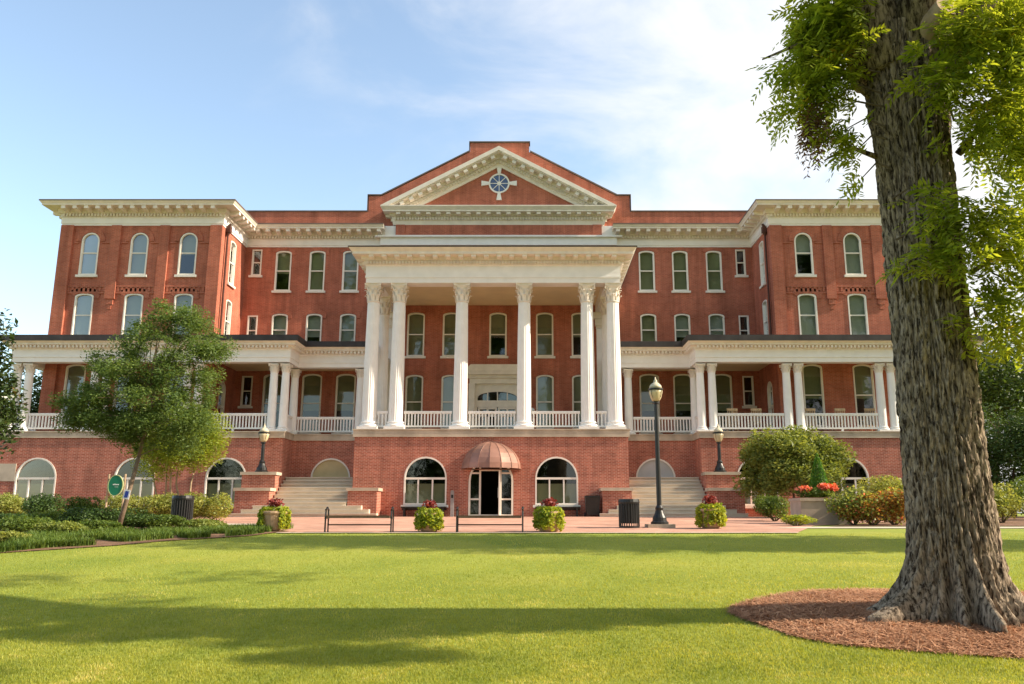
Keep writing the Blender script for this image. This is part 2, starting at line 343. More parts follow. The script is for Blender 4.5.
# ------------------------------------------------------------------ terrain
def gz(x, y):
    pts = [(-60, -.6), (0, 0), (7.8, .15), (10.8, .38), (16, .70), (20, .94), (22.6, 1.06), (37.5, 1.42), (1e5, 1.42)]
    for (a, za), (b, zb) in zip(pts[:-1], pts[1:]):
        if y < b:
            t = (y - a) / (b - a); z = za + (zb - za) * t; break
    else: z = 1.42
    if y < -60: z = -.6
    # lawn falls a little to the left in front
    w = max(0, min(1, (20 - y) / 8)) * max(0, min(1, (4 - x) / 14)); return z - .22 * w
def grid_sheet(name, xs, ys, m, dz=0, inside=None):
    V = []; F = []; idx = {}
    for j, y in enumerate(ys):
        for i, x in enumerate(xs): V.append((x, y, gz(x, y) + dz))
    nx = len(xs)
    for j in range(len(ys) - 1):
        for i in range(nx - 1):
            if inside is None or inside((xs[i] + xs[i+1]) / 2, (ys[j] + ys[j+1]) / 2): F.append((j*nx+i, j*nx+i+1, (j+1)*nx+i+1, (j+1)*nx+i))
    b = MB(); b.v = V; b.f = F; return b.build(name, m, smooth=True)
xs = [-900, -300, -120] + list(np.arange(-60, 60.1, 1.0)) + [120, 300, 900]
ys = [-600, -200] + list(np.arange(-60, 46, 1.0)) + [60, 90, 200, 500, 1500]
tag(grid_sheet('lawn', [float(x) for x in xs], [float(y) for y in ys], 'lawn'), kind='structure')
def poly_sheet(name, poly, m, dz, dens=.5, kind='structure', z=None):
    """irregular polygon draped on the terrain: scanline grid clipped into strips"""
    ys_ = sorted(set([p[1] for p in poly] + list(np.arange(min(p[1] for p in poly), max(p[1] for p in poly), dens)) + [22.6, 37.5, 7.8, 10.8, 16, 20]))
    ys_ = [y for y in ys_ if min(p[1] for p in poly) <= y <= max(p[1] for p in poly)]
    def span(y):
        xs_ = []
        for (x0, y0), (x1, y1) in zip(poly, poly[1:] + poly[:1]):
            if y0 == y1:
                continue
            if min(y0, y1) <= y <= max(y0, y1): xs_.append(x0 + (x1 - x0) * (y - y0) / (y1 - y0))
        return (min(xs_), max(xs_)) if xs_ else None
    b = MB(); K = 24; prev = None
    for y in ys_:
        eps = 1e-4; s_ = span(min(max(y, ys_[0] + eps), ys_[-1] - eps))
        row = []
        for k in range(K + 1):
            x = s_[0] + (s_[1] - s_[0]) * k / K; row.append(len(b.v)); b.v.append((x, y, (gz(x, y) if z is None else z) + dz))
        if prev:
            for k in range(K): b.f.append((prev[k], prev[k+1], row[k+1], row[k]))
        prev = row
    return tag(b.build(name, m), kind=kind)
poly_sheet('brick_plaza', [(-6.9, 22.85), (7.2, 22.85), (9.2, 27.5), (14, 32), (14, 40.5), (-16, 40.5), (-16, 30), (-9, 28)], 'paver', .012)
poly_sheet('concrete_edging', [(-6.9, 22.6), (7.2, 22.6), (7.2, 22.846), (-6.9, 22.846)], 'curb', .02)
poly_sheet('concrete_walk', [(7.3, 25.6), (40, 25.6), (40, 26.7), (8.6, 26.7)], 'curb', .016)
poly_sheet('garden_walk', [(-40, 29), (-16.1, 29), (-9.2, 28.1), (-9.0, 29.2), (-16.1, 30.4), (-40, 30.4)], 'curb', .016)
poly_sheet('planting_bed_soil', [(-30, 16.2), (-12.5, 17.1), (-9.5, 19.1), (-7.2, 21.6), (-6.8, 23.6), (-9.1, 27.5), (-16, 28.6), (-40, 28.6), (-40, 17)], 'soil', .02)
poly_sheet('foundation_bed_left', [(-40, 31), (-16.2, 31), (-14.3, 33.5), (-13.8, 40), (-40, 40)], 'soil', .02)
poly_sheet('foundation_bed_right', [(9.6, 27.2), (40, 27.2), (40, 40), (14.2, 40), (14.2, 32)], 'soil', .02)

# ------------------------------------------------------------------ building
XC = -1.95; BO = Vector((0, 46, 1.42))
B = thing('college_building', (XC, 46, 1.42), 'long red brick college hall with white columned portico and arcaded porches', 'building')
D0, DM, DW, DP, DR = 39.5, 46.0, 42.3, 40.0, 41.6
def bp(name, mb, m, label=None, smooth=False):
    o = mb.build(name, m, B, tuple(-BO), smooth)
    if label: o['label'] = label
    return o
def outline(w, h, kind, t=0, e=0):
    """closed outline, origin bottom centre; t = inset"""
    a = w / 2 - t; z0 = t; zt = h - t; n = 14
    if kind == 'rect': pts = [(-a, z0), (a, z0), (a, zt), (-a, zt)]
    else:
        rise = {'seg': w * .17, 'round': w / 2}[kind]
        if kind == 'round': sp = h - w / 2; pts = [(-a, z0), (a, z0)] + [(a * math.cos(PI*k/n), sp + a * math.sin(PI*k/n)) for k in range(n + 1)]
        else: sp = h - rise - t; pts = [(-a, z0), (a, z0)] + [(a * math.cos(PI*k/n), sp + rise * (math.sin(PI*k/n)) ** .9) for k in range(n + 1)]
    return pts
def wall(name, segs, z0, z1, m, top=None, depth=.28, label=None):
    """segs: list of ((x0,y0),(x1,y1), holes[(u,z,w,h,kind)]) ; outward right of travel"""
    b = MB()
    for (p0, p1, holes) in segs:
        p0 = Vector(p0); p1 = Vector(p1); L = (p1 - p0).length; d = (p1 - p0) / L; nn = Vector((d.y, -d.x))
        loops = [[(0, z0), (L, z0), (L, z1), (0, z1)] if not top else top(L)]
        for (u, z, w, h, kd) in holes: loops.append([(u + x, z + zz) for x, zz in outline(w, h, kd)])
        flat = [q for l in loops for q in l]; o = len(b.v)
        b.v += [(p0.x + d.x*u, p0.y + d.y*u, z) for u, z in flat]
        for tr in tessellate_polygon([[Vector((u, z, 0)) for u, z in l] for l in loops]): b.f.append(tuple(o + i for i in tr))
        for l in loops[1:]:
            o = len(b.v); n = len(l)
            b.v += [(p0.x + d.x*u, p0.y + d.y*u, z) for u, z in l] + [(p0.x + d.x*u - nn.x*depth, p0.y + d.y*u - nn.y*depth, z) for u, z in l]
            for i in range(n): b.f.append((o+i, o+(i+1) % n, o+n+(i+1) % n, o+n+i))
    me = bpy.data.meshes.new(name); me.from_pydata(b.v, [], b.f); me.materials.append(M[m]); me.update()
    o = link(name, me, B, tuple(-BO))
    if label: o['label'] = label
    return o
_wc = {}
def window(x, y, z, w, h, kind, rot=0, shade=.5, sm='shade', style='sash', sill=True, pane='glass', sub=True, name='window', label=None):
    key = (round(w, 3), round(h, 3), kind, style, pane)
    if key not in _wc:
        f = MB(); t = .075
        A = [(px * (1 - .004), pz * .998 + .003) for px, pz in outline(w, h, kind)]
        f.ring(A, outline(w, h, kind, t), -.025, .13)
        rise = 0 if kind == 'rect' else (w * .17 if kind == 'seg' else w / 2)
        if style == 'sash':
            zm = (h - (rise if kind == 'round' else 0)) * (.5 if kind != 'round' else .62)
            if kind == 'round': zm = h * .52
            f.box(-w/2 + t, w/2 - t, .02, .10, zm - .03, zm + .03)
            for sx in (-1, 1): f.box(sx*(w/2 - t) - .02 * (sx > 0) - 0, sx*(w/2 - t) + .02 * (sx < 0), .03, .10, t, h - rise - t - .01)
        else:   # triple light under an arch
            zs = h - w / 2; f.box(-w/2 + t, w/2 - t, .0, .11, zs - .06, zs + .04)
            for q in ((-w/6, w/6) if style == 'triple' else ()): f.box(q - .035, q + .035, .01, .105, t, zs - .06)
        p = MB(); q = outline(w, h, kind, t * .6); n = len(q); p.v = [(a, .07, c) for a, c in q]
        for tr in tessellate_polygon([[Vector((a, c, 0)) for a, c in q]]): p.f.append(tr)
        si = MB().box(-w/2 - .1, w/2 + .1, -.11, .02, -.13, -.004)
        _wc[key] = (f.mesh('window_frame', 'trim'), p.mesh('window_pane', pane), si.mesh('window_sill', 'trim'))
    fm, pm, sm_ = _wc[key]
    o = link(name, fm, B, (x - BO.x, y - BO.y, z - BO.z), rot)
    if label: o['label'] = label
    link('window_pane', pm, o)
    if sill: link('window_sill', sm_, o)
    if style == 'triple': MB().add([(-w/2 + .05, .2, .05), (w/2 - .05, .2, .05), (w/2 - .05, .2, h - w/2 - .25), (-w/2 + .05, .2, h - w/2 - .25)], [(0, 1, 2, 3)]).build('blind_or_tone_sheet', 'shade', o)
    if shade > 0:
        q = outline(w, h, kind, .05)
        zb = h * (1 - shade); zb = max(zb, .05); rr = [(a, max(c, zb)) for a, c in q]
        b = MB(); b.v = [(a, .2, c) for a, c in rr]
        for tr in tessellate_polygon([[Vector((a, c, 0)) for a, c in rr]]): b.f.append(tr)
        b.build('blind_or_tone_sheet', sm, o)  # a blind, or a near-black sheet standing for the unlit room
    return o
HOOD = MB()
def hood(x, y, z, w, h, kind, rot=0, r=.26):
    A = outline(w + 2*r, h + r, kind)[1:]; Bq = outline(w + .04, h + .02, kind)[1:]
    if kind == 'seg':
        A = outline(w + 2*r, h + r, kind)[1:]
    n = len(A); base = .0
    zs = h - (w / 2 if kind == 'round' else w * .17 + .12)
    A = [(a, max(c, zs)) for a, c in A]; Bq = [(a, max(c, zs)) for a, c in Bq]
    # open arch strip
    H_ = MB(); o = 0; c_, s_ = math.cos(rot), math.sin(rot)
    def tr(px, py, pz): return (x + px*c_ - py*s_, y + px*s_ + py*c_, z + pz)
    H_.v += [tr(a, -.045, c) for a, c in A] + [tr(a, -.045, c) for a, c in Bq] + [tr(a, .01, c) for a, c in A] + [tr(a, .01, c) for a, c in Bq]
    for i in range(n - 1):
        H_.f += [(o+i, o+i+1, o+n+i+1, o+n+i), (o+i, o+2*n+i, o+2*n+i+1, o+i+1), (o+n+i, o+n+i+1, o+3*n+i+1, o+3*n+i)]
    H_.f += [(o, o+n, o+3*n, o+2*n), (o+n-1, o+3*n-1, o+4*n-1, o+2*n-1)]
    bp('brick_arch', H_, 'brick')

WIN = []   # (wallkey, x, y, z, w, h, kind, rot, shade, sm)
def rsh(): return random.choice([.5, .5, .55, .95, .52])
# main wall (z 5.3 .. 19.1)
mw = []
for sx in (-1, 1):
    for x in (12.58, 10.6, 8.65):
        mw.append((sx*x, 14.22, .92, 2.43, 'seg', .98 if sx > 0 or x < 12 else .55, 'shade')); mw.append((sx*x, 10.95, .92, 1.9, 'seg', .98 if x != 10.6 else .7, 'shade2' if sx < 0 or x > 9 else 'shade'))
    mw.append((sx*14.15, 15.15, .58, 1.58, 'rect', .99, 'dark')); mw.append((sx*14.15, 11.0, .58, 1.75, 'rect', .99, 'dark'))  # near-black sheets put the unlit room behind small panes into colour
    for x in (4.72, 2.68):
        mw.append((sx*x, 10.36, 1.0, 2.56, 'seg', .98 if sx*x < 3 else .55, 'shade')); mw.append((sx*x, 6.2, 1.0, 3.08, 'seg', .98, 'shade' if x > 3 else 'shade2'))
    for x in (12.72, 10.52, 8.6): mw.append((sx*x, 5.98, 1.12, 3.36, 'seg', .62, 'shade'))
    mw.append((sx*14.2, 7.5, .62, 1.72, 'rect', .99, 'dark'))  # room darkness as a near-black sheet here too, no blind
mw.append((0, 10.36, 1.0, 2.56, 'seg', .52, 'shade'))
holes = [(x + 15.0, z, w, h, k) for x, z, w, h, k, _, _ in mw] + [(15.0, 5.54, 2.5, 2.95, 'seg')]
wall('main_wall', [((-15.0, DM), (15.0, DM), holes)], 5.0, 19.06, 'brick')
for x, z, w, h, k, s_, sm_ in mw:
    window(x, DM, z, w, h, k, 0, s_, sm_); 
    if k == 'seg': hood(x, DM, z, w, h, k, r=.22)
# parapet gable
top = [(-7.75, 19.06), (7.75, 19.06), (7.75, 20.07), (6.98, 20.07), (1.78, 22.88), (1.78, 23.46), (-1.78, 23.46), (-1.78, 22.88), (-6.98, 20.07), (-7.75, 20.07)]
b = MB().prism([(x, z) for x, z in top], DM, DM + .5); b.box(-15.2, -7.75, DM + .002, DM + .4, 18.0, 19.08); b.box(7.75, 15.2, DM + .002, DM + .4, 18.0, 19.08)
bp('gable_parapet', b, 'brick')
cp = MB()
edge = [(-15.3, 19.08), (-7.8, 19.08), (-7.8, 20.10), (-7.0, 20.10), (-1.83, 22.9), (-1.83, 23.49), (1.83, 23.49), (1.83, 22.9), (7.0, 20.10), (7.8, 20.10), (7.8, 19.08), (15.3, 19.08)]
A = edge; Bq = [(x, z + .07) for x, z in edge]
n = len(A); cp.v = [(x, DM - .05, z) for x, z in A] + [(x * 1.004, DM - .05, z) for x, z in Bq] + [(x, DM + .55, z) for x, z in A] + [(x * 1.004, DM + .55, z) for x, z in Bq]
for i in range(n - 1): cp.f += [(i, i+1, n+i+1, n+i), (n+i, n+i+1, 3*n+i+1, 3*n+i), (i, 2*n+i, 2*n+i+1, i+1), (2*n+i, 3*n+i, 3*n+i+1, 2*n+i+1)]
bp('parapet_coping', cp, 'roofedge')

# wings
for sx in (-1, 1):
    hw = []
    for x in (16.6, 19.25, 21.9):
        hw.append((sx*x, 14.09, .96, 2.38, 'round', .98 if x > 17 else .5, 'shade2')); hw.append((sx*x, 10.7, 1.0, 2.36, 'seg', .98, 'shade2')); hw.append((sx*x, 5.98, 1.06, 3.25, 'seg', .55, 'shade'))  # pale sheets hold the left wing's sky reflection in their colour
    xa, xb = (-23.48, -14.85) if sx < 0 else (14.85, 23.48)
    sidew = [(.0, 14.05, .85, 2.5, 'seg'), (.0, 10.75, .85, 2.4, 'seg'), (.0, 5.6, .95, 3.0, 'round')]
    uc = 1.75
    front = ((xa, DW), (xb, DW), [(x - xa, z, w, h, k) for x, z, w, h, k, _, _ in hw])
    L = DM - DW
    if sx < 0:
        inner = ((xb, DW), (xb, DM), [(uc, z, w, h, k) for _, z, w, h, k in sidew]); outer = ((xa, 62), (xa, DW), [])
    else:
        inner = ((xa, DM), (xa, DW), [(L - uc, z, w, h, k) for _, z, w, h, k in sidew]); outer = ((xb, DW), (xb, 62), [])
    wall('wing_wall', [front, inner, outer], 5.0, 17.2, 'brick')
    for x, z, w, h, k, s_, sm_ in hw: window(x, DW, z, w, h, k, 0, s_, sm_); hood(x, DW, z, w, h, k, r=.3)
    for i, (_, z, w, h, k) in enumerate(sidew):
        xx = sx * 14.85; rot = PI/2 if sx < 0 else -PI/2
        if i < 2: window(xx, DW + uc, z, w, h, k, rot, .5, 'shade2')
        else:
            o = window(xx, DW + uc, z, w, h, k, rot, 0, style='sash', sill=False, name='porch_door')
    pl = MB()
    for (a0, a1, zb) in ((22.85, 23.53, 5.3), (14.80, 15.45, 5.3)):
        p, q = sorted((sx*a0, sx*a1)); pl.box(p, q, DW - .14, DW + .3, zb, 16.86)
    for (a0, a1) in ((20.27, 20.8), (17.65, 18.17)):
        p, q = sorted((sx*a0, sx*a1)); pl.box(p, q, DW - .12, DW, 12.75, 16.86); pl.box(p + .08, q - .08, DW - .08, DW, 12.45, 12.75); pl.box(p + .16, q - .16, DW - .04, DW, 12.2, 12.45)
    bp('brick_pilaster', pl, 'brick')
    st = MB(); p, q = sorted((sx*15.45, sx*22.85))
    for zc, hh, pr in ((13.42, .09, .05), (13.05, .09, .05), (15.86, .07, .05)):
        if zc > 15:
            for (c0, c1) in ((15.46, 15.98), (17.22, 17.64), (18.18, 18.63), (19.87, 20.26), (20.81, 21.28), (22.52, 22.84)):
                e0, e1 = sorted((sx*c0, sx*c1)); st.box(e0, e1, DW - pr, DW, zc, zc + hh)
        else: st.box(p, q, DW - pr, DW + .01, zc, zc + hh)
    e = np.arange(15.55, 22.8, .24)
    for x in e: a0, a1 = sorted((sx*x, sx*(x + .11))); st.box(a0, a1, DW - .045, DW, 13.16, 13.40)
    bp('string_course', st, 'brick')
# body: back, roofs
b = MB(); b.box(-23.6, 23.6, 61.5, 62, 1, 17.2); bp('rear_wall', b, 'brick')
b = MB(); b.box(-23.5, -14.9, DW + .3, 62, 17.3, 17.6); b.box(14.9, 23.5, DW + .3, 62, 17.3, 17.6); b.box(-15, 15, DM + .5, 62, 17.9, 18.1)
bp('flat_roof', b, 'roof')
b = MB(); b.box(-23.4, 23.4, DW + 3.9 + 1.0, 61, 9.9, 10.1); b.box(-23.4, -15.0, DW + .5, 47.2, 9.9, 10.1); b.box(15.0, 23.4, DW + .5, 47.2, 9.9, 10.1)
b.box(-23.4, 23.4, 47.2, 61, 5.0, 5.3); b.box(-23.3, -15.1, DW + .5, 47.2, 13.6, 13.8); b.box(15.1, 23.3, DW + .5, 47.2, 13.6, 13.8); b.box(-15, 15, 47.0, 61, 13.6, 13.8)
b.box(-15, 15, 49.5, 49.7, 5.3, 17.8); b.box(-23.4, -15.1, 46.5, 46.7, 5.3, 17.2); b.box(15.1, 23.4, 46.5, 46.7, 5.3, 17.2)
bp('interior_floor', b, 'dark')

# cornices ---------------------------------------------------------------
def cornice(path, z0, z1, ov, name='cornice', mod=True, fr=None, m='cream', dent=.17, modstep=.60, mw_=.22):
    """frieze from z0, then dentils, modillions, corona to z1 with overhang ov"""
    H = z1 - z0; zf = z0 + H * .40; zd = z0 + H * .55; zm = z0 + H * .79
    b = MB(); b.sweep(path, [(-.3, z0), (.06, z0), (.06, z0 + .10), (.10, z0 + .10), (.10, zf - .06), (.17, zf), (-.3, zf)])
    bp('frieze', b, 'white')
    b = MB(); b.sweep(path, [(-.3, zf + .002), (.14, zf + .002), (.14, zd), (.26, zd + .03), (.26, zm), (ov - .06, zm), (ov - .06, zm + .07), (ov - .03, zm + .1), (ov + .04, z1 - .03), (-.3, z1 - .03)])
    b.blocks(path, dent, dent * .55, .10, .25, zf + .03, zd + .005)
    if mod: b.blocks(path, modstep, mw_, .25, ov - .1, zd + .04, zm + .01, tz=.06)
    o = bp(name, b, m)
    e = MB().sweep(path, [(-.3, z1 - .028), (ov + .06, z1 - .028), (ov + .06, z1 + .035), (-.3, z1 + .035)]); bp('roof_edge', e, 'roofedge')
cornice([(-23.48, 62), (-23.48, DW), (-14.85, DW), (-14.85, DM), (-6.65, DM)], 16.86, 18.0, .88)
cornice([(6.65, DM), (14.85, DM), (14.85, DW), (23.48, DW), (23.48, 62)], 16.86, 18.0, .88)
# centre bay above the portico
b = MB().box(-6.9, 6.9, DM - .35, DM - .002, 16.9, 17.42); b.box(-6.9, -6.03, DM - .25, DM - .002, 17.42, 18.1); b.box(6.03, 6.9, DM - .25, DM - .002, 17.42, 18.1)
b.box(-7.2, 7.2, DM - .5, DM - .002, 17.36, 17.46); bp('centre_frieze', b, 'white')
b = MB().box(-6.0, 6.0, DM - .3, DM - .004, 17.46, 18.2); b.box(-6.03, -5.5, DM - .36, DM - .3, 17.47, 18.15); b.box(5.5, 6.03, DM - .36, DM - .3, 17.47, 18.15)
bp('centre_brick_band', b, 'brick')
# pediment
PX, PZ0, PZ1, PA = 6.86, 18.15, 19.13, 22.83
path = [(-6.15, DM - .0), (-6.15, DM - .25), (6.15, DM - .25), (6.15, DM)]
b = MB(); b.sweep(path, [(-.1, 18.15), (.05, 18.15), (.1, 18.38), (.12, 18.62), (.25, 18.66), (.25, 18.78), (.58, 18.80), (.58, 18.88), (.72, 19.08), (.72, 19.13), (-.1, 19.13)])
b.blocks(path, .17, .09, .1, .22, 18.42, 18.60); b.blocks(path, .58, .24, .22, .52, 18.62, 18.79, tz=.04)
bp('pediment_cornice', b, 'cream')
b = MB(); b.prism([(-6.2, 19.13), (6.2, 19.13), (0, 22.4)], DM - .22, DM - .003); bp('tympanum', b, 'brick')
sl_ = (PA - PZ1) / PX; ang = math.atan(sl_)
b = MB()
for sx in (-1, 1):
    def rk(t0, t1, y0, ex=0):   # band between offsets t0..t1 (vertical) below the rake line
        pts = [(sx*(PX + .0), PZ1 - 0 + .0), (0, PA)]
        poly = [(sx*PX - sx*(t0/sl_), PZ1), (sx*PX - sx*(t1/sl_), PZ1), (0, PA - t1), (0, PA - t0)]
        poly = [(x + sx*.001, z) for x, z in poly]
        if sx < 0: poly = poly[::-1]
        b.prism(poly, y0, DM - .004)
    rk(0, .26, DM - .97); rk(.26, .33, DM - .9); rk(.33, .56, DM - .5); rk(.56, .80, DM - .38); rk(.80, 1.02, DM - .32)
    Lr = math.hypot(PX, PA - PZ1); c = int(Lr / .58)
    for k in range(1, c):
        t = (k + .3) / c; x = PX * (1 - t); z = PZ1 + (PA - PZ1) * t - .46
        if x > PX - 1.0: continue
        ca, sa = math.cos(ang), math.sin(ang); w2, h2 = .12, .095
        pts = [(-w2, -h2), (w2, -h2), (w2, h2), (-w2, h2)]
        poly = [(sx*(x - (p*ca - q*sa)), z + p*sa + q*ca) for p, q in pts]; b.prism(poly, DM - .85, DM - .5)
    c = int(Lr / .17)
    for k in range(1, c):
        t = (k + .3) / c; x = PX * (1 - t); z = PZ1 + (PA - PZ1) * t - .70
        if x > PX - 1.45: continue
        w2, h2 = .045, .08; pts = [(-w2, -h2), (w2, -h2), (w2, h2), (-w2, h2)]
        poly = [(sx*(x - (p*ca - q*sa)), z + p*sa + q*ca) for p, q in pts]; b.prism(poly, DM - .46, DM - .38)
bp('pediment_raking_cornice', b, 'cream')
# oculus
oz = 20.76; yy = DM - .22
def circ(r, n=32, a0=0): return [(r*math.cos(2*PI*k/n), oz + r*math.sin(2*PI*k/n)) for k in range(n)]
o = bp('round_window', MB().ring(circ(.62), circ(.53), yy - .07, yy), 'white')
b = MB().prism(circ(.54), yy - .02, yy + .01); b.build('round_window_pane', 'blueglass', o)
b = MB()
for k in range(8):
    a = PI*k/8*2; c, s_ = math.cos(a), math.sin(a); w2 = .018
    b.prism([(c*.1 - s_*w2, oz + s_*.1 + c*w2), (c*.1 + s_*w2, oz + s_*.1 - c*w2), (c*.54 + s_*w2, oz + s_*.54 - c*w2), (c*.54 - s_*w2, oz + s_*.54 + c*w2)], yy - .05, yy - .02)
b.prism(circ(.12, 16), yy - .055, yy - .02); b.build('round_window_muntins', 'white', o)
b = MB()
for k in range(4):
    a = PI/2*k; c, s_ = math.cos(a), math.sin(a)
    def q(r, w2): return (c*r - s_*w2, oz + s_*r + c*w2)
    b.prism([q(.60, -.08), q(1.05, -.16), q(1.05, .16), q(.60, .08)], yy - .09, yy)
b.build('keystone', 'white', o)

# portico -----------------------------------------------------------------
pp = [(-6.35, DM), (-6.35, D0), (6.35, D0), (6.35, DM)]
b = MB(); b.sweep(pp, [(-.75, 12.86), (0, 12.86), (0, 13.12), (.04, 13.12), (.04, 13.22), (.02, 13.22), (.02, 13.72), (.10, 13.78), (-.75, 13.78)]); bp('portico_entablature', b, 'white')
b = MB(); b.sweep(pp, [(-.7, 13.784), (.12, 13.784), (.12, 13.96), (.24, 14.0), (.24, 14.16), (.62, 14.18), (.62, 14.3), (.78, 14.48), (-.7, 14.48)])
b.blocks(pp, .16, .09, .11, .22, 13.80, 13.95); b.blocks(pp, .62, .24, .2, .56, 14.02, 14.17, tz=.04); bp('portico_cornice', b, 'cream')
b = MB().sweep(pp, [(-.7, 14.484), (.80, 14.484), (.80, 14.54), (-.7, 14.54)]); b.box(-6.0, 6.0, D0 + .3, DM - .01, 14.40, 14.50); bp('portico_roof', b, 'roof')
b = MB().box(-5.7, 5.7, D0 + .6, DM - .02, 13.35, 13.45); bp('portico_ceiling', b, 'ceil')

def column_meshes(r, z0, z1, caph, n=40, flute=True):
    """shaft (fluted), capital, base ; local origin at column foot"""
    H = z1 - z0; bh = r * 1.1; zs0 = bh; zs1 = H - caph
    prof = []
    for k in range(9):
        t = k / 8; rr = r * (1 - .16 * t ** 1.6); prof.append((rr, zs0 + (zs1 - zs0) * t))
    sh = MB().lathe(prof, n=n, flute=flute, fa=.05) if flute else MB().lathe(prof, n=20)
    ba = MB().box(-r*1.38, r*1.38, -r*1.38, r*1.38, 0, bh*.32)
    ba.lathe([(r*1.36, bh*.322), (r*1.40, bh*.45), (r*1.34, bh*.58), (r*1.12, bh*.64), (r*1.10, bh*.76), (r*1.22, bh*.84), (r*1.2, bh*.95), (r*1.04, bh*1.0)], n=28)
    rt = r * .84; c0 = H - caph; ca = MB()
    ca.lathe([(rt*1.0, c0 - .02), (rt*1.12, c0), (rt*1.12, c0 + caph*.05), (rt*.96, c0 + caph*.08), (rt*1.0, c0 + caph*.5), (rt*1.15, c0 + caph*.72), (rt*1.42, c0 + caph*.88)], n=24)
    ab = rt * 1.52
    pts = []
    for q in range(4):
        a = PI/2*q + PI/4
        for k in range(7):
            t = (k - 3) / 3; aa = a + PI/4 * (k / 6) * 2 - 0
            # concave side
        c1 = Vector((math.cos(a), math.sin(a))) * ab * 1.28; c2 = Vector((math.cos(a + PI/2), math.sin(a + PI/2))) * ab * 1.28
        for k in range(6):
            t = k / 6; m_ = c1.lerp(c2, t); inn = -((c1 + c2) / 2).normalized() * ab * .16 * (1 - (2*t - 1) ** 2); pts.append(m_ + inn)
    o = len(ca.v); n_ = len(pts)
    ca.v += [(p.x*.95, p.y*.95, c0 + caph*.87) for p in pts] + [(p.x, p.y, c0 + caph*.93) for p in pts] + [(p.x, p.y, H) for p in pts]
    for l in range(2):
        for i in range(n_): ca.f.append((o+l*n_+i, o+l*n_+(i+1) % n_, o+(l+1)*n_+(i+1) % n_, o+(l+1)*n_+i))
    ca.f.append(tuple(o + i for i in range(n_))[::-1]); ca.f.append(tuple(o + 2*n_ + i for i in range(n_)))
    # two rows of curling leaves, corner scrolls
    for row, (zb, zt, cnt, ph, bul) in enumerate([(.06, .40, 8, 0, .34), (.30, .66, 8, PI/8, .42)]):
        for k in range(cnt):
            a = 2*PI*k/cnt + ph; u = Vector((math.cos(a), math.sin(a), 0)); w = Vector((-u.y, u.x, 0)); prevs = None
            prof2 = [(1.03, zb, .30), (1.10, zb + (zt-zb)*.5, .36), (1.22, zb + (zt-zb)*.85, .32), (1.22 + bul*.55, zt, .22), (1.22 + bul*.8, zt - .05, .10)]
            for rr, zz, ww in prof2:
                c = u * rt * rr + Vector((0, 0, c0 + caph * zz)); cur = (c - w*rt*ww, c + u*rt*.10, c + w*rt*ww)
                if prevs: oo = len(ca.v); ca.v += [tuple(v) for v in (*prevs, *cur)]; ca.f += [(oo, oo+1, oo+4, oo+3), (oo+1, oo+2, oo+5, oo+4)]
                prevs = cur
    for q in range(4):
        a = PI/4 + PI/2*q; u = Vector((math.cos(a), math.sin(a), 0)); w = Vector((-u.y, u.x, 0))
        p0 = u * rt * 1.1 + Vector((0, 0, c0 + caph*.55)); p1 = u * rt * 1.5 + Vector((0, 0, c0 + caph*.78)); p2 = u*rt*1.8 + Vector((0, 0, c0 + caph*.82)); p3 = u*rt*1.82 + Vector((0, 0, c0 + caph*.70)); p4 = u*rt*1.65 + Vector((0, 0, c0 + caph*.70))
        ca.tube([p0, p1, p2, p3, p4], [rt*.10, rt*.13, rt*.13, rt*.12, rt*.07], 6)
    return sh.mesh('column_shaft', 'white', False), ca.mesh('column_capital', 'cream'), ba.mesh('column_base', 'white')
BIG = column_meshes(.355, 5.56, 12.86, .93, 48); SM = column_meshes(.215, 5.58, 8.95, .42, 24, False)
def column(x, y, z, ms):
    o = link('column', ms[0], B, (x, y - BO.y, z - BO.z)); link('column_capital', ms[1], o); link('column_base', ms[2], o); return o
for x in (6.0, 4.7, 1.56): column(x, D0 + .42, 5.56, BIG); column(-x, D0 + .42, 5.56, BIG)
for sx in (-1, 1):
    column(sx*5.98, D0 + 3.1, 5.56, BIG)
    b = MB().box(sx*5.98 - .34, sx*5.98 + .34, DM - .22, DM - .002, 5.56, 11.95); b.box(sx*5.98 - .42, sx*5.98 + .42, DM - .3, DM - .002, 5.561, 5.9)
    o = bp('wall_pilaster', b, 'white')
    c = MB().box(sx*5.98 - .36, sx*5.98 + .36, DM - .26, DM - .002, 11.96, 12.1); c.box(sx*5.98 - .42, sx*5.98 + .42, DM - .32, DM - .002, 12.1, 12.5); c.box(sx*5.98 - .52, sx*5.98 + .52, DM - .42, DM - .002, 12.5, 12.86); c.build('pilaster_capital', 'cream', o)
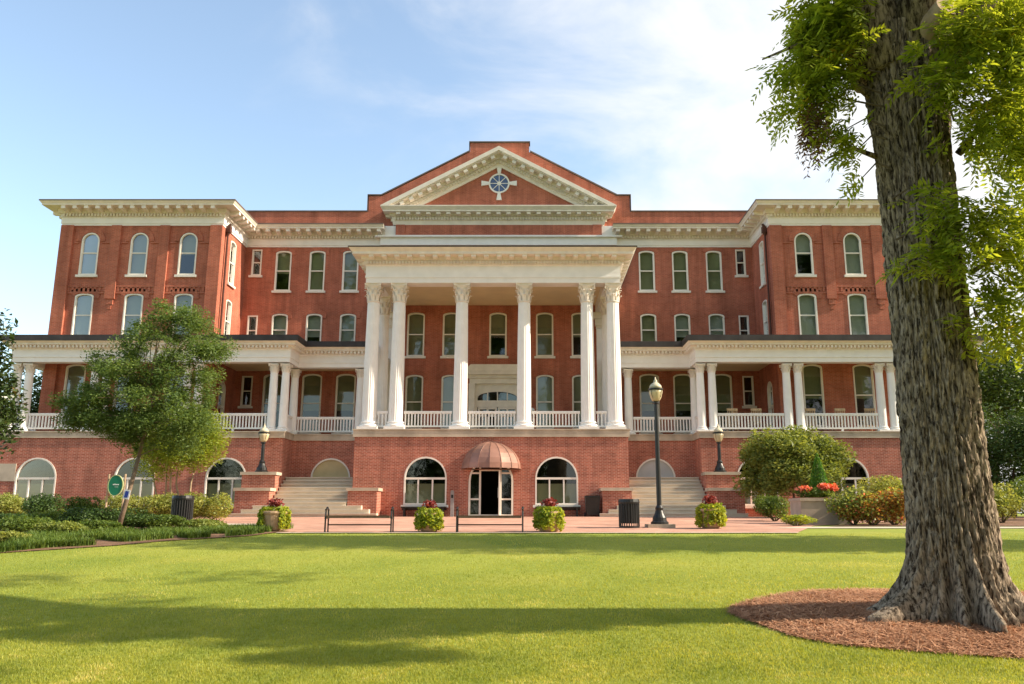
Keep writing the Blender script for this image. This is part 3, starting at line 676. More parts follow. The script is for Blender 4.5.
# basement / podium walls
bw = [(sx*3.12, 1.98, 2.04, 2.26, 'round') for sx in (-1, 1)]
H = [(x + 6.57, z, w, h, k) for x, z, w, h, k in bw] + [(6.57, 1.43, 2.14, 2.74, 'round')]
wall('portico_basement_wall', [((-6.57, DR + .3), (-6.57, D0), []), ((-6.57, D0), (6.57, D0), H), ((6.57, D0), (6.57, DR + .3), [])], 1.0, 5.17, 'brick_low')
for x, z, w, h, k in bw:
    window(x, D0, z, w, h, k, 0, 0, style='triple', name='arched_window'); hood_y = D0
for sx in (-1, 1):
    xs_ = (12.8, 17.2, 21.95); a0, a1 = (-24.0, -10.15) if sx < 0 else (10.15, 24.0)
    Hh = [(sx*x - a0, 1.95, 1.98, 2.28, 'round') for x in xs_]
    if sx < 0: segs = [((a0, 50), (a0, DP), []), ((a0, DP), (a1, DP), Hh), ((a1, DP), (a1, DR), [])]
    else: segs = [((a0, DR), (a0, DP), []), ((a0, DP), (a1, DP), Hh), ((a1, DP), (a1, 50), [])]
    wall('wing_basement_wall', segs, 1.0, 5.17, 'brick_low')
    for x in xs_: window(sx*x, DP, 1.95, 1.98, 2.28, 'round', 0, .0, style='triple', name='arched_window')
    r0, r1 = (-10.15, -6.57) if sx < 0 else (6.57, 10.15)
    wall('recessed_basement_wall', [((r0, DR), (r1, DR), [(sx*8.15 - r0, 2.5, 2.0, 1.8, 'round')])], 1.0, 5.17, 'brick_low')
    o = window(sx*8.15, DR, 2.5, 2.0, 1.8, 'round', 0, 0, 'shade', style='plain_fan', sill=False, name='arched_panel', pane='panel' if sx < 0 else 'shade2')
# dark rooms behind basement openings
b = MB().box(-23.8, 23.8, 44.5, 44.7, 1.3, 5.0); b.box(-10.0, -6.7, DR + .6, DR + .7, 1.3, 5.0); b.box(6.7, 10.0, DR + .6, DR + .7, 1.3, 5.0); bp('basement_interior', b, 'dark')
# floor slab / stone band
for (path, nm) in (([(-6.57, DM), (-6.57, D0), (6.57, D0), (6.57, DM)], 'portico'), ([(-24.0, 50), (-24.0, DP), (-10.15, DP), (-10.15, DR), (-6.6, DR)], 'l'), ([(6.6, DR), (10.15, DR), (10.15, DP), (24.0, DP), (24.0, 50)], 'r')):
    z1 = 5.56 if nm == 'portico' else 5.50
    b = MB().sweep(path, [(-.6, 5.172), (.07, 5.172), (.07, z1 - .06), (.10, z1 - .06), (.10, z1), (-.6, z1)]); bp('stone_band', b, 'stone')
b = MB().box(-6.4, 6.4, D0 + .3, DM - .01, 5.2, 5.54); b.box(-23.9, -6.5, DR + .3, DM - .01, 5.2, 5.49); b.box(6.5, 23.9, DR + .3, DM - .01, 5.2, 5.49)
b.box(-23.8, -10.4, DP + .3, DR + .3, 5.2, 5.488); b.box(10.4, 23.8, DP + .3, DR + .3, 5.2, 5.488)
bp('porch_floor', b, 'stone')
# wing + recess porches
for sx in (-1, 1):
    if sx < 0: path = [(-23.95, 50), (-23.95, DP + .1), (-10.1, DP + .1), (-10.1, DR + .1), (-6.5, DR + .1)]
    else: path = [(6.5, DR + .1), (10.1, DR + .1), (10.1, DP + .1), (23.95, DP + .1), (23.95, 50)]
    b = MB().sweep(path, [(-.48, 8.952), (0, 8.952), (0, 9.18), (.035, 9.18), (.035, 9.25), (.015, 9.25), (.015, 9.56), (.08, 9.62), (-.48, 9.62)]); bp('porch_entablature', b, 'white')
    b = MB().sweep(path, [(-.48, 9.624), (.10, 9.624), (.10, 9.74), (.30, 9.78), (.30, 9.86), (.42, 9.95), (-.48, 9.95)]); b.blocks(path, .19, .10, .1, .26, 9.64, 9.76); bp('porch_cornice', b, 'cream')
    b = MB().sweep(path, [(-.48, 9.954), (.47, 9.954), (.47, 10.24), (-.48, 10.30)])
    if sx < 0: b.box(-23.6, -10.5, DP + .5, DW + .0, 10.1, 10.2); b.box(-14.84, -6.2, DR + .5, DM - .01, 10.1, 10.2); b.box(-23.8, -23.481, DW, 50, 10.1, 10.2)
    else: b.box(10.5, 23.6, DP + .5, DW + .0, 10.1, 10.2); b.box(6.2, 14.84, DR + .5, DM - .01, 10.1, 10.2); b.box(23.71, 23.8, DW, 50, 10.1, 10.2)
    bp('porch_roof', b, 'roof')
    b = MB(); e0, e1 = sorted((sx*23.5, sx*10.55)); b.box(e0, e1, DP + .55, DW - .01, 9.5, 9.56); e0, e1 = sorted((sx*14.83, sx*6.4)); b.box(e0, e1, DW - .012, DM - .02, 9.5, 9.56); 
    bp('porch_ceiling', b, 'ceil')
    for x in (10.32, 10.9, 14.62, 15.2, 19.24, 19.82, 23.1, 23.68): column(sx*x, DP + .36, 5.51, SM)
    column(sx*10.32, DR + .36, 5.51, SM); column(sx*6.92, DR + .36, 5.51, SM); column(sx*23.68, DW + .6, 5.51, SM); column(sx*23.68, DW + 3.6, 5.51, SM)
def balustrade(x0, x1, y, z0=5.5, axis='x'):
    L = x1 - x0; b = MB(); zt = z0 + .92
    def bx(a0, a1, w, zz0, zz1):
        if axis == 'x': b.box(a0, a1, y - w, y + w, zz0, zz1)
        else: b.box(y - w, y + w, a0, a1, zz0, zz1)
    bx(x0, x1, .06, zt - .09, zt); bx(x0, x1, .045, zt - .13, zt - .09); bx(x0, x1, .05, z0 + .14, z0 + .22)
    n = max(2, round(L / .155)); st = L / n
    for k in range(n):
        c = x0 + st * (k + .5); bx(c - .033, c + .033, .03, z0 + .22, zt - .13)
    if L > 3:
        k = 1 if L < 5 else 2
        for j in range(k): c = x0 + L * (j + 1) / (k + 1); bx(c - .05, c + .05, .05, z0, z0 + .14)
    bp('balustrade', b, 'white')
for x0, x1 in ((-5.62, -5.08), (-4.3, -1.96), (-1.16, 1.16), (1.96, 4.3), (5.08, 5.62)): balustrade(x0, x1, D0 + .42, 5.55)
for sx in (-1, 1):
    for a, c in ((11.12, 14.4), (15.42, 19.02), (20.04, 22.88)): x0, x1 = sorted((sx*a, sx*c)); balustrade(x0, x1, DP + .36)
    x0, x1 = sorted((sx*7.14, sx*10.1)); balustrade(x0, x1, DR + .36)
    balustrade(DP + .6, DR + .14, sx*10.32, axis='y'); balustrade(D0 + .8, D0 + 2.7, sx*5.98, 5.55, axis='y'); balustrade(DP + .6, DW + .4, sx*23.68, axis='y')
# upper doorway
wall('door_surround_panel', [((-1.29, DM - .06), (1.29, DM - .06), [(1.29, 5.56, 2.3, 2.75, 'seg')])], 5.553, 8.76, 'cream', depth=.06)
b = MB().box(-1.62, -1.28, DM - .3, DM - .002, 5.55, 8.75); b.box(1.28, 1.62, DM - .3, DM - .002, 5.55, 8.75); b.box(-1.58, 1.58, DM - .26, DM - .004, 8.75, 9.05)
b.box(-1.66, 1.66, DM - .4, DM - .002, 9.05, 9.22); b.box(-1.82, 1.82, DM - .62, DM - .002, 9.22, 9.4); b.prism([(-1.86, 9.4), (1.86, 9.4), (1.5, 9.78), (-1.5, 9.78)], DM - .66, DM - .002)
o = bp('entrance_surround', b, 'cream')
ob = outline(2.5, 2.95, 'seg'); b = MB().ring([(x, 5.55 + z) for x, z in ob], [(x, 5.55 + z) for x, z in outline(2.5, 2.95, 'seg', .12)], DM - .04, DM + .12)
b.box(-1.13, 1.13, DM - .02, DM + .1, 7.45, 7.82)
for k in (-.56, 0, .56): b.box(k - .03, k + .03, DM - .01, DM + .09, 7.82, 8.38)
b.build('transom_frame', 'cream', o)
b = MB().prism([(x, 5.6 + z) for x, z in outline(2.4, 2.8, 'seg')], DM + .10, DM + .12); b.build('transom_glass', 'glass', o)
for sx in (-1, 1):
    b = MB(); c = sx * .56
    b.box(c - .53, c - .42, DM + .0, DM + .06, 5.56, 7.44); b.box(c + .42, c + .53, DM + .0, DM + .06, 5.56, 7.44); b.box(c - .42, c + .42, DM + .0, DM + .06, 5.56, 5.85); b.box(c - .42, c + .42, DM + .0, DM + .06, 7.32, 7.44)
    b.box(c - .05, c + .05, DM + .0, DM + .06, 5.85, 7.32); b.box(c - .42, c + .42, DM + .0, DM + .06, 6.90, 7.04); b.box(c - .42, c + .42, DM + .0, DM + .06, 6.32, 6.40)
    dd = b.build('upper_door', 'cream', B, tuple(-BO)); MB().tube([(c - sx*.45, DM - .05, 6.4), (c - sx*.45, DM - .05, 6.7)], .02, 6).build('door_handle', 'roofedge', dd)
    MB().lathe([(.05, 6.55), (.07, 6.6), (.03, 6.75), (.02, 6.95), (.12, 7.0), (.17, 7.12), (.15, 7.26), (.05, 7.34)], sx*1.95, DM - .5, 12).build('globe_lantern', 'white', B, tuple(-BO), True)
# lower entrance
ob = [(x, 1.44 + z) for x, z in outline(2.12, 2.72, 'round')]; b = MB().ring(ob, [(x, 1.44 + z) for x, z in outline(2.12, 2.72, 'round', .09)], D0 - .03, D0 + .14)
for k in (-.52, .46): b.box(k - .045, k + .045, D0 - .0, D0 + .12, 1.5, 4.0)
for s0, s1 in ((-.98, -.565), (.505, .98)):
    b.box(s0, s1, D0 + .01, D0 + .11, 2.2, 2.28); b.box(s0, s1, D0 + .01, D0 + .11, 3.42, 3.5)
b.box(-.475, .415, D0 + .01, D0 + .11, 3.56, 3.66)
eo = bp('entrance_frame', b, 'trim')
for s0, s1 in ((-.98, -.565), (.505, .98)): MB().add([(s0, D0 + .07, 1.5), (s1, D0 + .07, 1.5), (s1, D0 + .07, 3.9), (s0, D0 + .07, 3.9)], [(0, 1, 2, 3)]).build('sidelight_glass', 'glass', eo)
b = MB().box(.40, .46, D0 - .85, D0 - .02, 1.47, 1.7); b.box(.40, .46, D0 - .85, D0 - .76, 1.7, 3.45); b.box(.40, .46, D0 - .12, D0 - .02, 1.7, 3.45); b.box(.40, .46, D0 - .85, D0 - .02, 3.45, 3.55)
do = bp('open_glass_door', b, 'trim'); MB().add([(.43, D0 - .76, 1.7), (.43, D0 - .12, 1.7), (.43, D0 - .12, 3.45), (.43, D0 - .76, 3.45)], [(0, 1, 2, 3)]).build('door_pane', 'glass', do); MB().tube([(.37, D0 - .72, 2.3), (.37, D0 - .72, 2.75)], .02, 6).build('door_handle', 'greymetal', do)
# copper awning: quarter dome of panels
b = MB(); n = 8; m_ = 8; z0a = 3.66; RA = 1.42; HA = 1.27; DA = 1.25
rows = []
for j in range(m_ + 1):
    f = PI/2 * j / m_; row = []
    for k in range(n * 2 + 1):
        a = PI * k / (n * 2); rr = 1 - (.02 if k % 2 else 0); x = -RA*math.cos(a)*math.cos(f)*rr; y = D0 - .01 - DA*math.sin(a)*math.cos(f)*rr; z = z0a + HA*math.sin(f); row.append(len(b.v)); b.v.append((x, y, z))
    rows.append(row)
for j in range(m_):
    for k in range(n * 2): b.f.append((rows[j][k], rows[j][k+1], rows[j+1][k+1], rows[j+1][k]))
b.box(-RA, RA, D0 - .03, D0 - .005, z0a - .05, z0a)
ao = bp('copper_dome_awning', b, 'copper')
for k in range(1, n * 1):
    a = PI * k / n; MB().tube([(-RA*1.008*math.cos(a)*math.cos(PI/2*j/10), D0 - .01 - DA*1.008*math.sin(a)*math.cos(PI/2*j/10), z0a + HA*1.008*math.sin(PI/2*j/10)) for j in range(11)], .008, 5).build('awning_rib', 'copper', ao)
# stairs and cheek walls
for sx in (-1, 1):
    b = MB(); n = 11; z0 = 1.41; zt = 3.32; rh = (zt - z0) / n; tr = .32; y0 = 37.48
    for k in range(n):
        a0, a1 = (6.60, 10.12)
        if k < 3: a0, a1 = 5.0 + .42*k, 11.62 - .42*k
        e0, e1 = sorted((sx*a0, sx*a1)); ya = y0 + tr*k; yb = y0 + tr*(k+1) + .01 if k < n - 1 else DR - .004
        if k < 3: yb = ya + tr
        nz_ = z0 + rh*(k+1); b.box(e0, e1, ya, yb, z0 - .3, nz_ - .045); b.box(e0, e1, ya - .055, yb, nz_ - .04, nz_)
    bp('staircase', b, 'step')
    for (a0, a1, ya, yb, zz) in ((5.2, 6.55, 38.44, D0 - .004, 2.60), (10.17, 11.75, 38.44, 39.2, 2.60), (10.17, 11.75, 39.2, DP - .004, 3.36)):
        e0, e1 = sorted((sx*a0, sx*a1)); o = bp('stair_pier', MB().box(e0, e1, ya, yb, 1.0, zz), 'brick_low')
        MB().box(e0 - .07, e1 + .07, ya - .07, yb, zz, zz + .14).build('pier_cap', 'stone', o)
# downspouts
for sx in (-1, 1):
    x = sx * 14.72; y = DW + .5; b = MB().tube([(x, y, 16.7), (x, y, 10.3)], .055, 8); b.box(x - .15, x + .15, y - .15, y + .15, 16.65, 17.0); b.lathe([(.05, 16.45), (.14, 16.66)], x, y, 8); b.tube([(x, y, 17.0), (x - sx*.12, y, 17.15)], .07, 6)
    bp('downspout', b, 'pipe')
# security bell box beside small wing bay etc: plaque
tag(MB().box(-.5, .5, -.03, 0, -.42, .42).build('wall_plaque', 'curb', None, (XC - 24.0 + .55, DP - .003, 3.52)), 'pale blank stone plaque fixed to the brick basement wall at the far left', 'plaque')

# ------------------------------------------------------------------ street furniture
def lamp_post(loc, h, label, pedestal=True, group=None):
    t = thing('street_lamp', loc, label, 'street lamp', group); z = 0
    if pedestal:
        MB().box(-.42, .42, -.42, .42, -.15, .10).build('lamp_pedestal', 'stone', t); z = .10
    k = 1.08 if h > 3 else 1.2; r = .078 if h > 3 else .085
    MB().lathe([(.26*k, z), (.26*k, z + .06), (.21*k, z + .10), (.20*k, z + .2), (.14*k, z + .32), (.11*k, z + .42), (.12*k, z + .5), (r, z + .58), (r*.95, h*.5), (r*.8, h - .78*k), (r*1.3, h - .76*k), (r*1.3, h - .72*k), (r, h - .70*k)], n=16).build('lamp_post', 'black', t, smooth=False)
    hz_ = h - .70*k
    MB().lathe([(.07*k, hz_), (.12*k, hz_ + .03*k), (.165*k, hz_ + .12*k), (.20*k, hz_ + .26*k), (.205*k, hz_ + .33*k)], n=16).build('lamp_globe', 'lampglass', t, smooth=True)
    MB().lathe([(.215*k, hz_ + .33*k), (.225*k, hz_ + .35*k), (.225*k, hz_ + .38*k), (.205*k, hz_ + .39*k)], n=16).build('lamp_band', 'black', t)
    MB().lathe([(.20*k, hz_ + .392*k), (.17*k, hz_ + .48*k), (.10*k, hz_ + .55*k), (.05*k, hz_ + .58*k), (.06*k, hz_ + .62*k), (.03*k, hz_ + .66*k), (.015*k, hz_ + .74*k)], n=16).build('lamp_cap', 'lampcap', t, smooth=True)
    for q in range(4):
        a = PI/4 + PI/2*q; c, s_ = math.cos(a), math.sin(a)
        MB().tube([(c*.09*k, s_*.09*k, hz_), (c*.20*k, s_*.20*k, hz_ + .18*k), (c*.222*k, s_*.222*k, hz_ + .34*k)], .008, 5).build('lamp_rib', 'black', t)
    return t
lamp_post((4.0, 26.3, gz(4, 26.3) + .01), 4.72, 'tall black lamp post with cream globe on a stone block in the brick plaza')
lamp_post((XC - 10.95, 39.55, 3.5), 2.28, 'short black lamp on the brick pier left of the left staircase', False, 'lamps on the stair piers')
lamp_post((XC + 10.92, 39.55, 3.5), 2.28, 'short black lamp on the brick pier right of the right staircase', False, 'lamps on the stair piers')
def backless_bench(loc, label):
    t = thing('bench', loc, label, 'bench', 'benches along the lawn edge')
    for k, y in enumerate((-.17, 0, .17)): MB().box(-.86, .86, y - .075, y + .075, .38, .45).build('seat_slat', 'benchwood', t)
    MB().tube([(-.88, 0, .2), (.88, 0, .2)], .018, 6).build('stretcher', 'black', t)
    for sx in (-1, 1):
        b = MB(); x = sx*.90
        for y in (-.17, .17): b.tube([(x, y, 0), (x, y*.95, .42), (x, y*.8, .60)], .024, 6)
        b.tube([(x, -.17, .60), (x, 0, .64), (x, .17, .60)], .026, 6); b.box(x - .02, x + .02, -.2, .2, .36, .40)
        b.lathe([(.02, .62), (.04, .65), (.02, .69)], x, 0, 8); b.build('bench_end', 'black', t)
    return t
bn = backless_bench(((363.5 - 532) / 820 * 23.1, 23.1, gz(0, 23.1) + .012), 'low backless bench at the lawn edge, in front of the left staircase')
dup(bn, ((491 - 532) / 820 * 23.1, 23.1, gz(0, 23.1) + .012), 'low backless bench at the lawn edge, in front of the copper awning entrance')
def wall_bench(loc, label):
    t = thing('bench', loc, label, 'bench', 'dark benches against the portico wall')
    MB().box(-1.05, 1.05, -.22, .22, .40, .46).build('seat', 'black', t)
    for sx in (-1, 1): MB().box(sx*.9 - .04, sx*.9 + .04, -.2, .2, 0, .40).build('leg', 'black', t)
    MB().box(-1.05, 1.05, .17, .21, .3, .398).build('apron', 'black', t); return t
wb = wall_bench((XC - 3.1, 39.1, 1.43), 'dark backless bench under the arched window left of the awning')
dup(wb, (XC + 3.15, 39.1, 1.43), 'dark backless bench under the arched window right of the awning')
def trash_can(loc, label, h=.95, r=.31, square=False):
    t = thing('trash_can', loc, label, 'trash can', 'black litter bins')
    b = MB(); n = 26
    for k in range(n):
        a = 2*PI*k/n; c, s_ = math.cos(a), math.sin(a); b.tube([(c*r, s_*r, .05), (c*r, s_*r, h*.88)], .015, 4)
    b.build('slatted_body', 'black', t)
    MB().lathe([(r*.9, .13), (r*.92, h*.84)], n=20).build('liner', 'black', t)
    MB().lathe([(r*1.06, h*.84), (r*1.08, h*.90), (r*1.02, h), (r*.6, h)], n=20).build('rim', 'black', t)
    MB().lathe([(r*1.04, .0), (r*1.04, .05)], n=20).build('base_ring', 'black', t); return t
tc_ = trash_can(((627 - 532) / 820 * 26, 26.0, gz(0, 26) + .012), 'black slatted trash can beside the tall lamp post on the plaza', .87)
dup(tc_, ((182.5 - 532) / 820 * 26.3 / 1.02, 26.3, gz(-11, 26.3) + .12), 'black trash can among the hedges left of the left staircase', group='black litter bins')
t = thing('wheeled_bin', (XC + 4.75, 38.8, 1.43), 'black wheeled bin against the portico wall beside the brick stair pier', 'bin')
MB().add([(-.28, -.3, .08), (.28, -.3, .08), (.28, .3, .08), (-.28, .3, .08), (-.34, -.36, .88), (.34, -.36, .88), (.34, .36, .88), (-.34, .36, .88)], [(0,3,2,1),(4,5,6,7),(0,1,5,4),(1,2,6,5),(2,3,7,6),(3,0,4,7)]).build('bin_body', 'black', t)
MB().prism([(-.36, .885), (.36, .885), (.33, .96), (-.33, .96)], -.38, .38).build('bin_lid', 'black', t)
for sx in (-1, 1): MB().tube([(sx*.3, .28, .1), (sx*.36, .28, .1)], .1, 12).build('wheel', 'black', t)
t = thing('door_opener_post', (XC - 1.75, 38.75, 1.43), 'slim grey metal post left of the awning entrance', 'post')
MB().box(-.08, .08, -.06, .06, 0, 1.12).build('post_body', 'greymetal', t); MB().prism([(-.09, 1.122), (.09, 1.122), (.04, 1.2), (-.04, 1.2)], -.07, .07).build('post_cap', 'greymetal', t)
MB().box(-.05, .05, -.075, -.062, .85, 1.0).build('push_plate', 'black', t)
# green oval sign
sxp = (105.5 - 532) / 820 * 29 / 1.02; t = thing('green_sign', (sxp, 29.6, gz(sxp, 29.6) + .18), 'oval green sign with small white lettering on two pale posts', 'sign')
for x in (-.29, .29): MB().tube([(x, 0, -.25), (x, 0, 1.55)], .035, 8).build('sign_post', 'barkL', t)
def oval(a, c, n=28): return [(a*math.cos(2*PI*k/n) * (1 if abs(math.sin(2*PI*k/n)) > .8 else 1), 1.15 + c*math.sin(2*PI*k/n)) for k in range(n)]
MB().prism(oval(.25, .35), -.07, -.04).build('sign_panel', 'greensign', t); MB().ring(oval(.275, .375), oval(.25, .35), -.08, -.03).build('sign_rim', 'signgold', t)
b = MB()
for k, (x0, x1, z0, z1) in enumerate([(-.09, -.05, 1.16, 1.20), (-.04, .0, 1.16, 1.21), (.01, .05, 1.16, 1.20), (.06, .12, 1.16, 1.195), (-.02, .1, 1.09, 1.10)]): b.box(x0, x1, -.076, -.07, z0, z1)
b.build('sign_lettering', 'signwhite', t)

# flower pots
def leafobj(name, P, size, m, parent=None, loc=(0,0,0), aspect=.5, flat=.5, out=None, droop=0):
    V, F = leaves(P, size, aspect, flat, out, droop); return link(name, fastmesh(name, V, F, m), parent, loc)
def ball(n, c, r, shell=.3):
    u = rng.normal(size=(n, 3)); u /= np.linalg.norm(u, axis=1)[:, None]; q = 1 - shell*rng.random(n); return np.array(c) + u*np.array(r)*q[:, None], u
def flower_pot(loc, label, full=True):
    t = thing('flower_pot', loc, label, 'flower pot', 'potted vines along the plaza edge')
    MB().lathe([(.22, 0), (.27, .05), (.34, .45), (.38, .5), (.38, .55), (.3, .56)], n=20).build('pot', 'pot', t)
    P = []; O = []
    for k in range(44 if full else 34):
        a = rng.uniform(0, 2*PI) if full else rng.choice([rng.uniform(-.9, .9), rng.uniform(2.2, 4.0)]); L = rng.uniform(.5, .66); n = int(60*L/.4)
        tt = np.sort(rng.random(n)); rad = .23 + .15*np.minimum(1, tt*3); z = .62 - L*np.maximum(0, tt - .15)*1.0
        p = np.stack([np.cos(a)*rad, np.sin(a)*rad, z], 1) + rng.normal(size=(n, 3))*.03; P.append(p); O.append(np.tile([math.cos(a), math.sin(a), .3], (n, 1)))
    q, u = ball(500, (0, 0, .56), (.34, .34, .13)); P.append(q); O.append(u)
    leafobj('trailing_vine', np.concatenate(P), .07, 'lime', t, out=np.concatenate(O)*1.2, aspect=.8)
    q, u = ball(300, (0, 0, .78), (.25, .22, .16), .9); leafobj('red_foliage', q, .085, 'redleaf', t, out=u, aspect=.6); return t
def potloc(px, D, py=None): return ((px - 532) / 820 * D / 1.02, D, gz(0, D) + .012)
fp = flower_pot(potloc(549, 23.4), 'lime vine and red foliage pot right of the awning entrance')
dup(fp, potloc(429.5, 23.4), 'lime vine and red foliage pot left of the awning entrance, between the two lawn benches', 1.3, sc=.93)
flower_pot(potloc(275, 23.6), 'pot with lime vine down its sides before the left staircase, beside the planting bed', False)
dup(fp, potloc(710, 25.5), 'lime vine and dark red pot before the right staircase, right of the tall lamp', 4.1, sc=1.06)
# porch chairs
def chair(loc, label, rz=0):
    t = thing('rocking_chair', loc, label, 'chair', 'wooden chairs on the right porch', rz)
    MB().box(-.27, .27, -.25, .25, .40, .43).build('seat', 'wood', t)
    b = MB().box(-.27, .27, .28, .32, 1.12, 1.24)
    for k in range(6): b.box(-.24 + .09*k - .015, -.24 + .09*k + .03, .27, .29, .44, 1.12)
    b.build('backrest', 'wood', t)
    for sx in (-1, 1):
        for y in (-.22, .25): MB().tube([(sx*.25, y, .06), (sx*.25, y + .02, .66 if y < 0 else 1.05)], .02, 6).build('leg', 'wood', t)
        MB().box(sx*.27 - .04, sx*.27 + .04, -.27, .27, .66, .69).build('armrest', 'wood', t)
        MB().tube([(sx*.25, -.42, .07), (sx*.25, -.15, .02), (sx*.25, .2, .02), (sx*.25, .5, .09)], .02, 6).build('rocker', 'wood', t)
    return t
ch = None
for x, lb in ((12.0, 'left end of the row, under the small rectangular window'), (13.2, 'second from the left behind the right porch railing'), (15.9, 'third in the row, just right of a column pair'), (17.4, 'fourth in the row, between the two tall porch windows'), (18.9, 'right end of the row behind the railing')):
    p = (XC + x, 41.3, 5.50)
    if ch is None: ch = chair(p, 'tan wooden porch chair, ' + lb, PI)
    else: dup(ch, p, 'tan wooden porch chair, ' + lb, PI)

# ------------------------------------------------------------------ plants
def px(x, D): return (x - 532) / 820 * D / 1.02
def limbs(b, base, top, r, n, spread, seed, thin=.5):
    g = random.Random(seed); base = Vector(base); top = Vector(top)
    for k in range(n):
        a = 2*PI*k/n + g.uniform(-.4, .4); e = top + Vector((math.cos(a)*spread[0], math.sin(a)*spread[1], g.uniform(.2, 1)*spread[2])); m_ = base.lerp(e, .5) + Vector((0, 0, .1*spread[2]))
        b.tube([base, m_, e], [r, r*.6, r*.2], 6)
def shrub(name, loc, r, n, size, m, label, cat='shrub', k=9, seed=1, group=None, aspect=.5, z0=None, low=-.2, shell=.4, extra=None, stems=True):
    t = thing(name, loc, label, cat, group); r = np.array(r, float); c = (0, 0, r[2]*.85 if z0 is None else z0)
    lb = lobes(c, r, k, .5, seed, low); lb.append((np.array(c) * [1, 1, .9], r*.62)); P, O = crown_pts(lb, n, shell); ok = P[:, 2] > .01; P, O = P[ok], O[ok]
    leafobj('foliage', P, size, m, t, out=O, aspect=aspect)
    if stems:
        b = MB(); limbs(b, (0, 0, -.03), (0, 0, r[2]*.4), .03, 6, (r[0]*.6, r[1]*.6, r[2]*.6), seed); b.build('stem', 'barkD', t)
    if extra:
        for (nm, q, nn, s_, mm) in extra:
            sel = rng.choice(len(P), nn); leafobj(nm, P[sel] + O[sel]*.06, s_, mm, t, out=O[sel], aspect=.9)
    return t
def hedge(name, x0, x1, y, h, d, n, size, m, label, seed=2):
    t = thing(name, ((x0 + x1)/2, y, gz((x0+x1)/2, y)), label, 'hedge'); L = x1 - x0; lb = []; g = np.random.default_rng(seed)
    for k in range(int(L / .42) + 1): lb.append((np.array([-L/2 + k*.42, g.uniform(-.15, .15), h*.55 + g.uniform(-.05, .05)]), np.array([.42, d/2, h*.5]) * g.uniform(.85, 1.15)))
    P, O = crown_pts(lb, n, .35); ok = P[:, 2] > .01; P, O = P[ok], O[ok]; leafobj('foliage', P, size, m, t, out=O, aspect=.6)
    b = MB()
    for k in range(int(L / .5) + 1): b.tube([(-L/2 + .2 + k*.48, 0, -.02), (-L/2 + .2 + k*.48 + g.uniform(-.1, .1), 0, h*.6)], .018, 5)
    b.build('stem', 'barkD', t); return t
# left bed
hedge('clipped_hedge', px(115, 33), px(226, 33), 33, .95, 1.1, 13000, .085, 'variegated', 'long yellow-variegated hedge in front of the left basement windows')
shrub('rounded_shrub', (px(8, 32), 32, 1.28), (1.15, .8, .62), 4200, .085, 'variegated', 'yellow-green mound of shrub at the far left under the arched window', seed=3)
shrub('rounded_shrub', (px(42, 31), 31, 1.26), (.9, .7, .6), 3500, .09, 'darkleaf', 'dark green shrub right of the yellow mound near the left arched window', seed=4)
shrub('rounded_shrub', (px(82, 34), 34, 1.33), (1.1, .8, .5), 3500, .085, 'shrub', 'mid green low shrub before the brick wall left of the green sign', seed=5)
shrub('rounded_shrub', (px(62, 32.2), 32.2, 1.29), (.35, .3, .25), 900, .07, 'lime', 'tiny bright yellow shrub beside the garden walk left of the green sign', seed=6)
locs = [(12, 25.5, .9, .42, 'darkleaf', 'dark low shrub at the far left of the planting bed'), (52, 24.5, .75, .5, 'shrub', 'mid green shrub in the planting bed, left of the leaning tree by two shrubs'), (84, 23.6, .7, .58, 'darkleaf', 'dark rounded shrub immediately left of the leaning tree trunk'),
        (128, 24.6, 1.0, .55, 'darkleaf', 'dark spreading shrub at the foot of the leaning tree'), (150, 25.2, .8, .36, 'shrub', 'mid green shrub right of the leaning tree, before the black bin'), (170, 24.2, .6, .36, 'shrub', 'bushy green shrub just below the black trash can in the planting bed'), (30, 22.2, .8, .4, 'shrub', 'small green shrub near the front left of the planting bed'), (205, 24.6, .5, .26, 'olive', 'small olive shrub at the right end of the planting bed'), (66, 21.4, .5, .3, 'olive', 'small olive shrub near the front of the planting bed below the dark rounded shrub'), (8, 19.6, .45, .24, 'variegated', 'yellow-green tuft at the front left corner of the planting bed'), (100, 22.2, .6, .32, 'shrub', 'little green shrub in front of the leaning tree foot')]
for i, (x, D, r, h, mm, lb) in enumerate(locs): shrub('bed_shrub', (px(x, D), D, gz(px(x, D), D)), (r*1.25, r*.95, h*.66), 4200, .07, mm, lb, seed=20 + i, group='shrubs of the left planting bed')
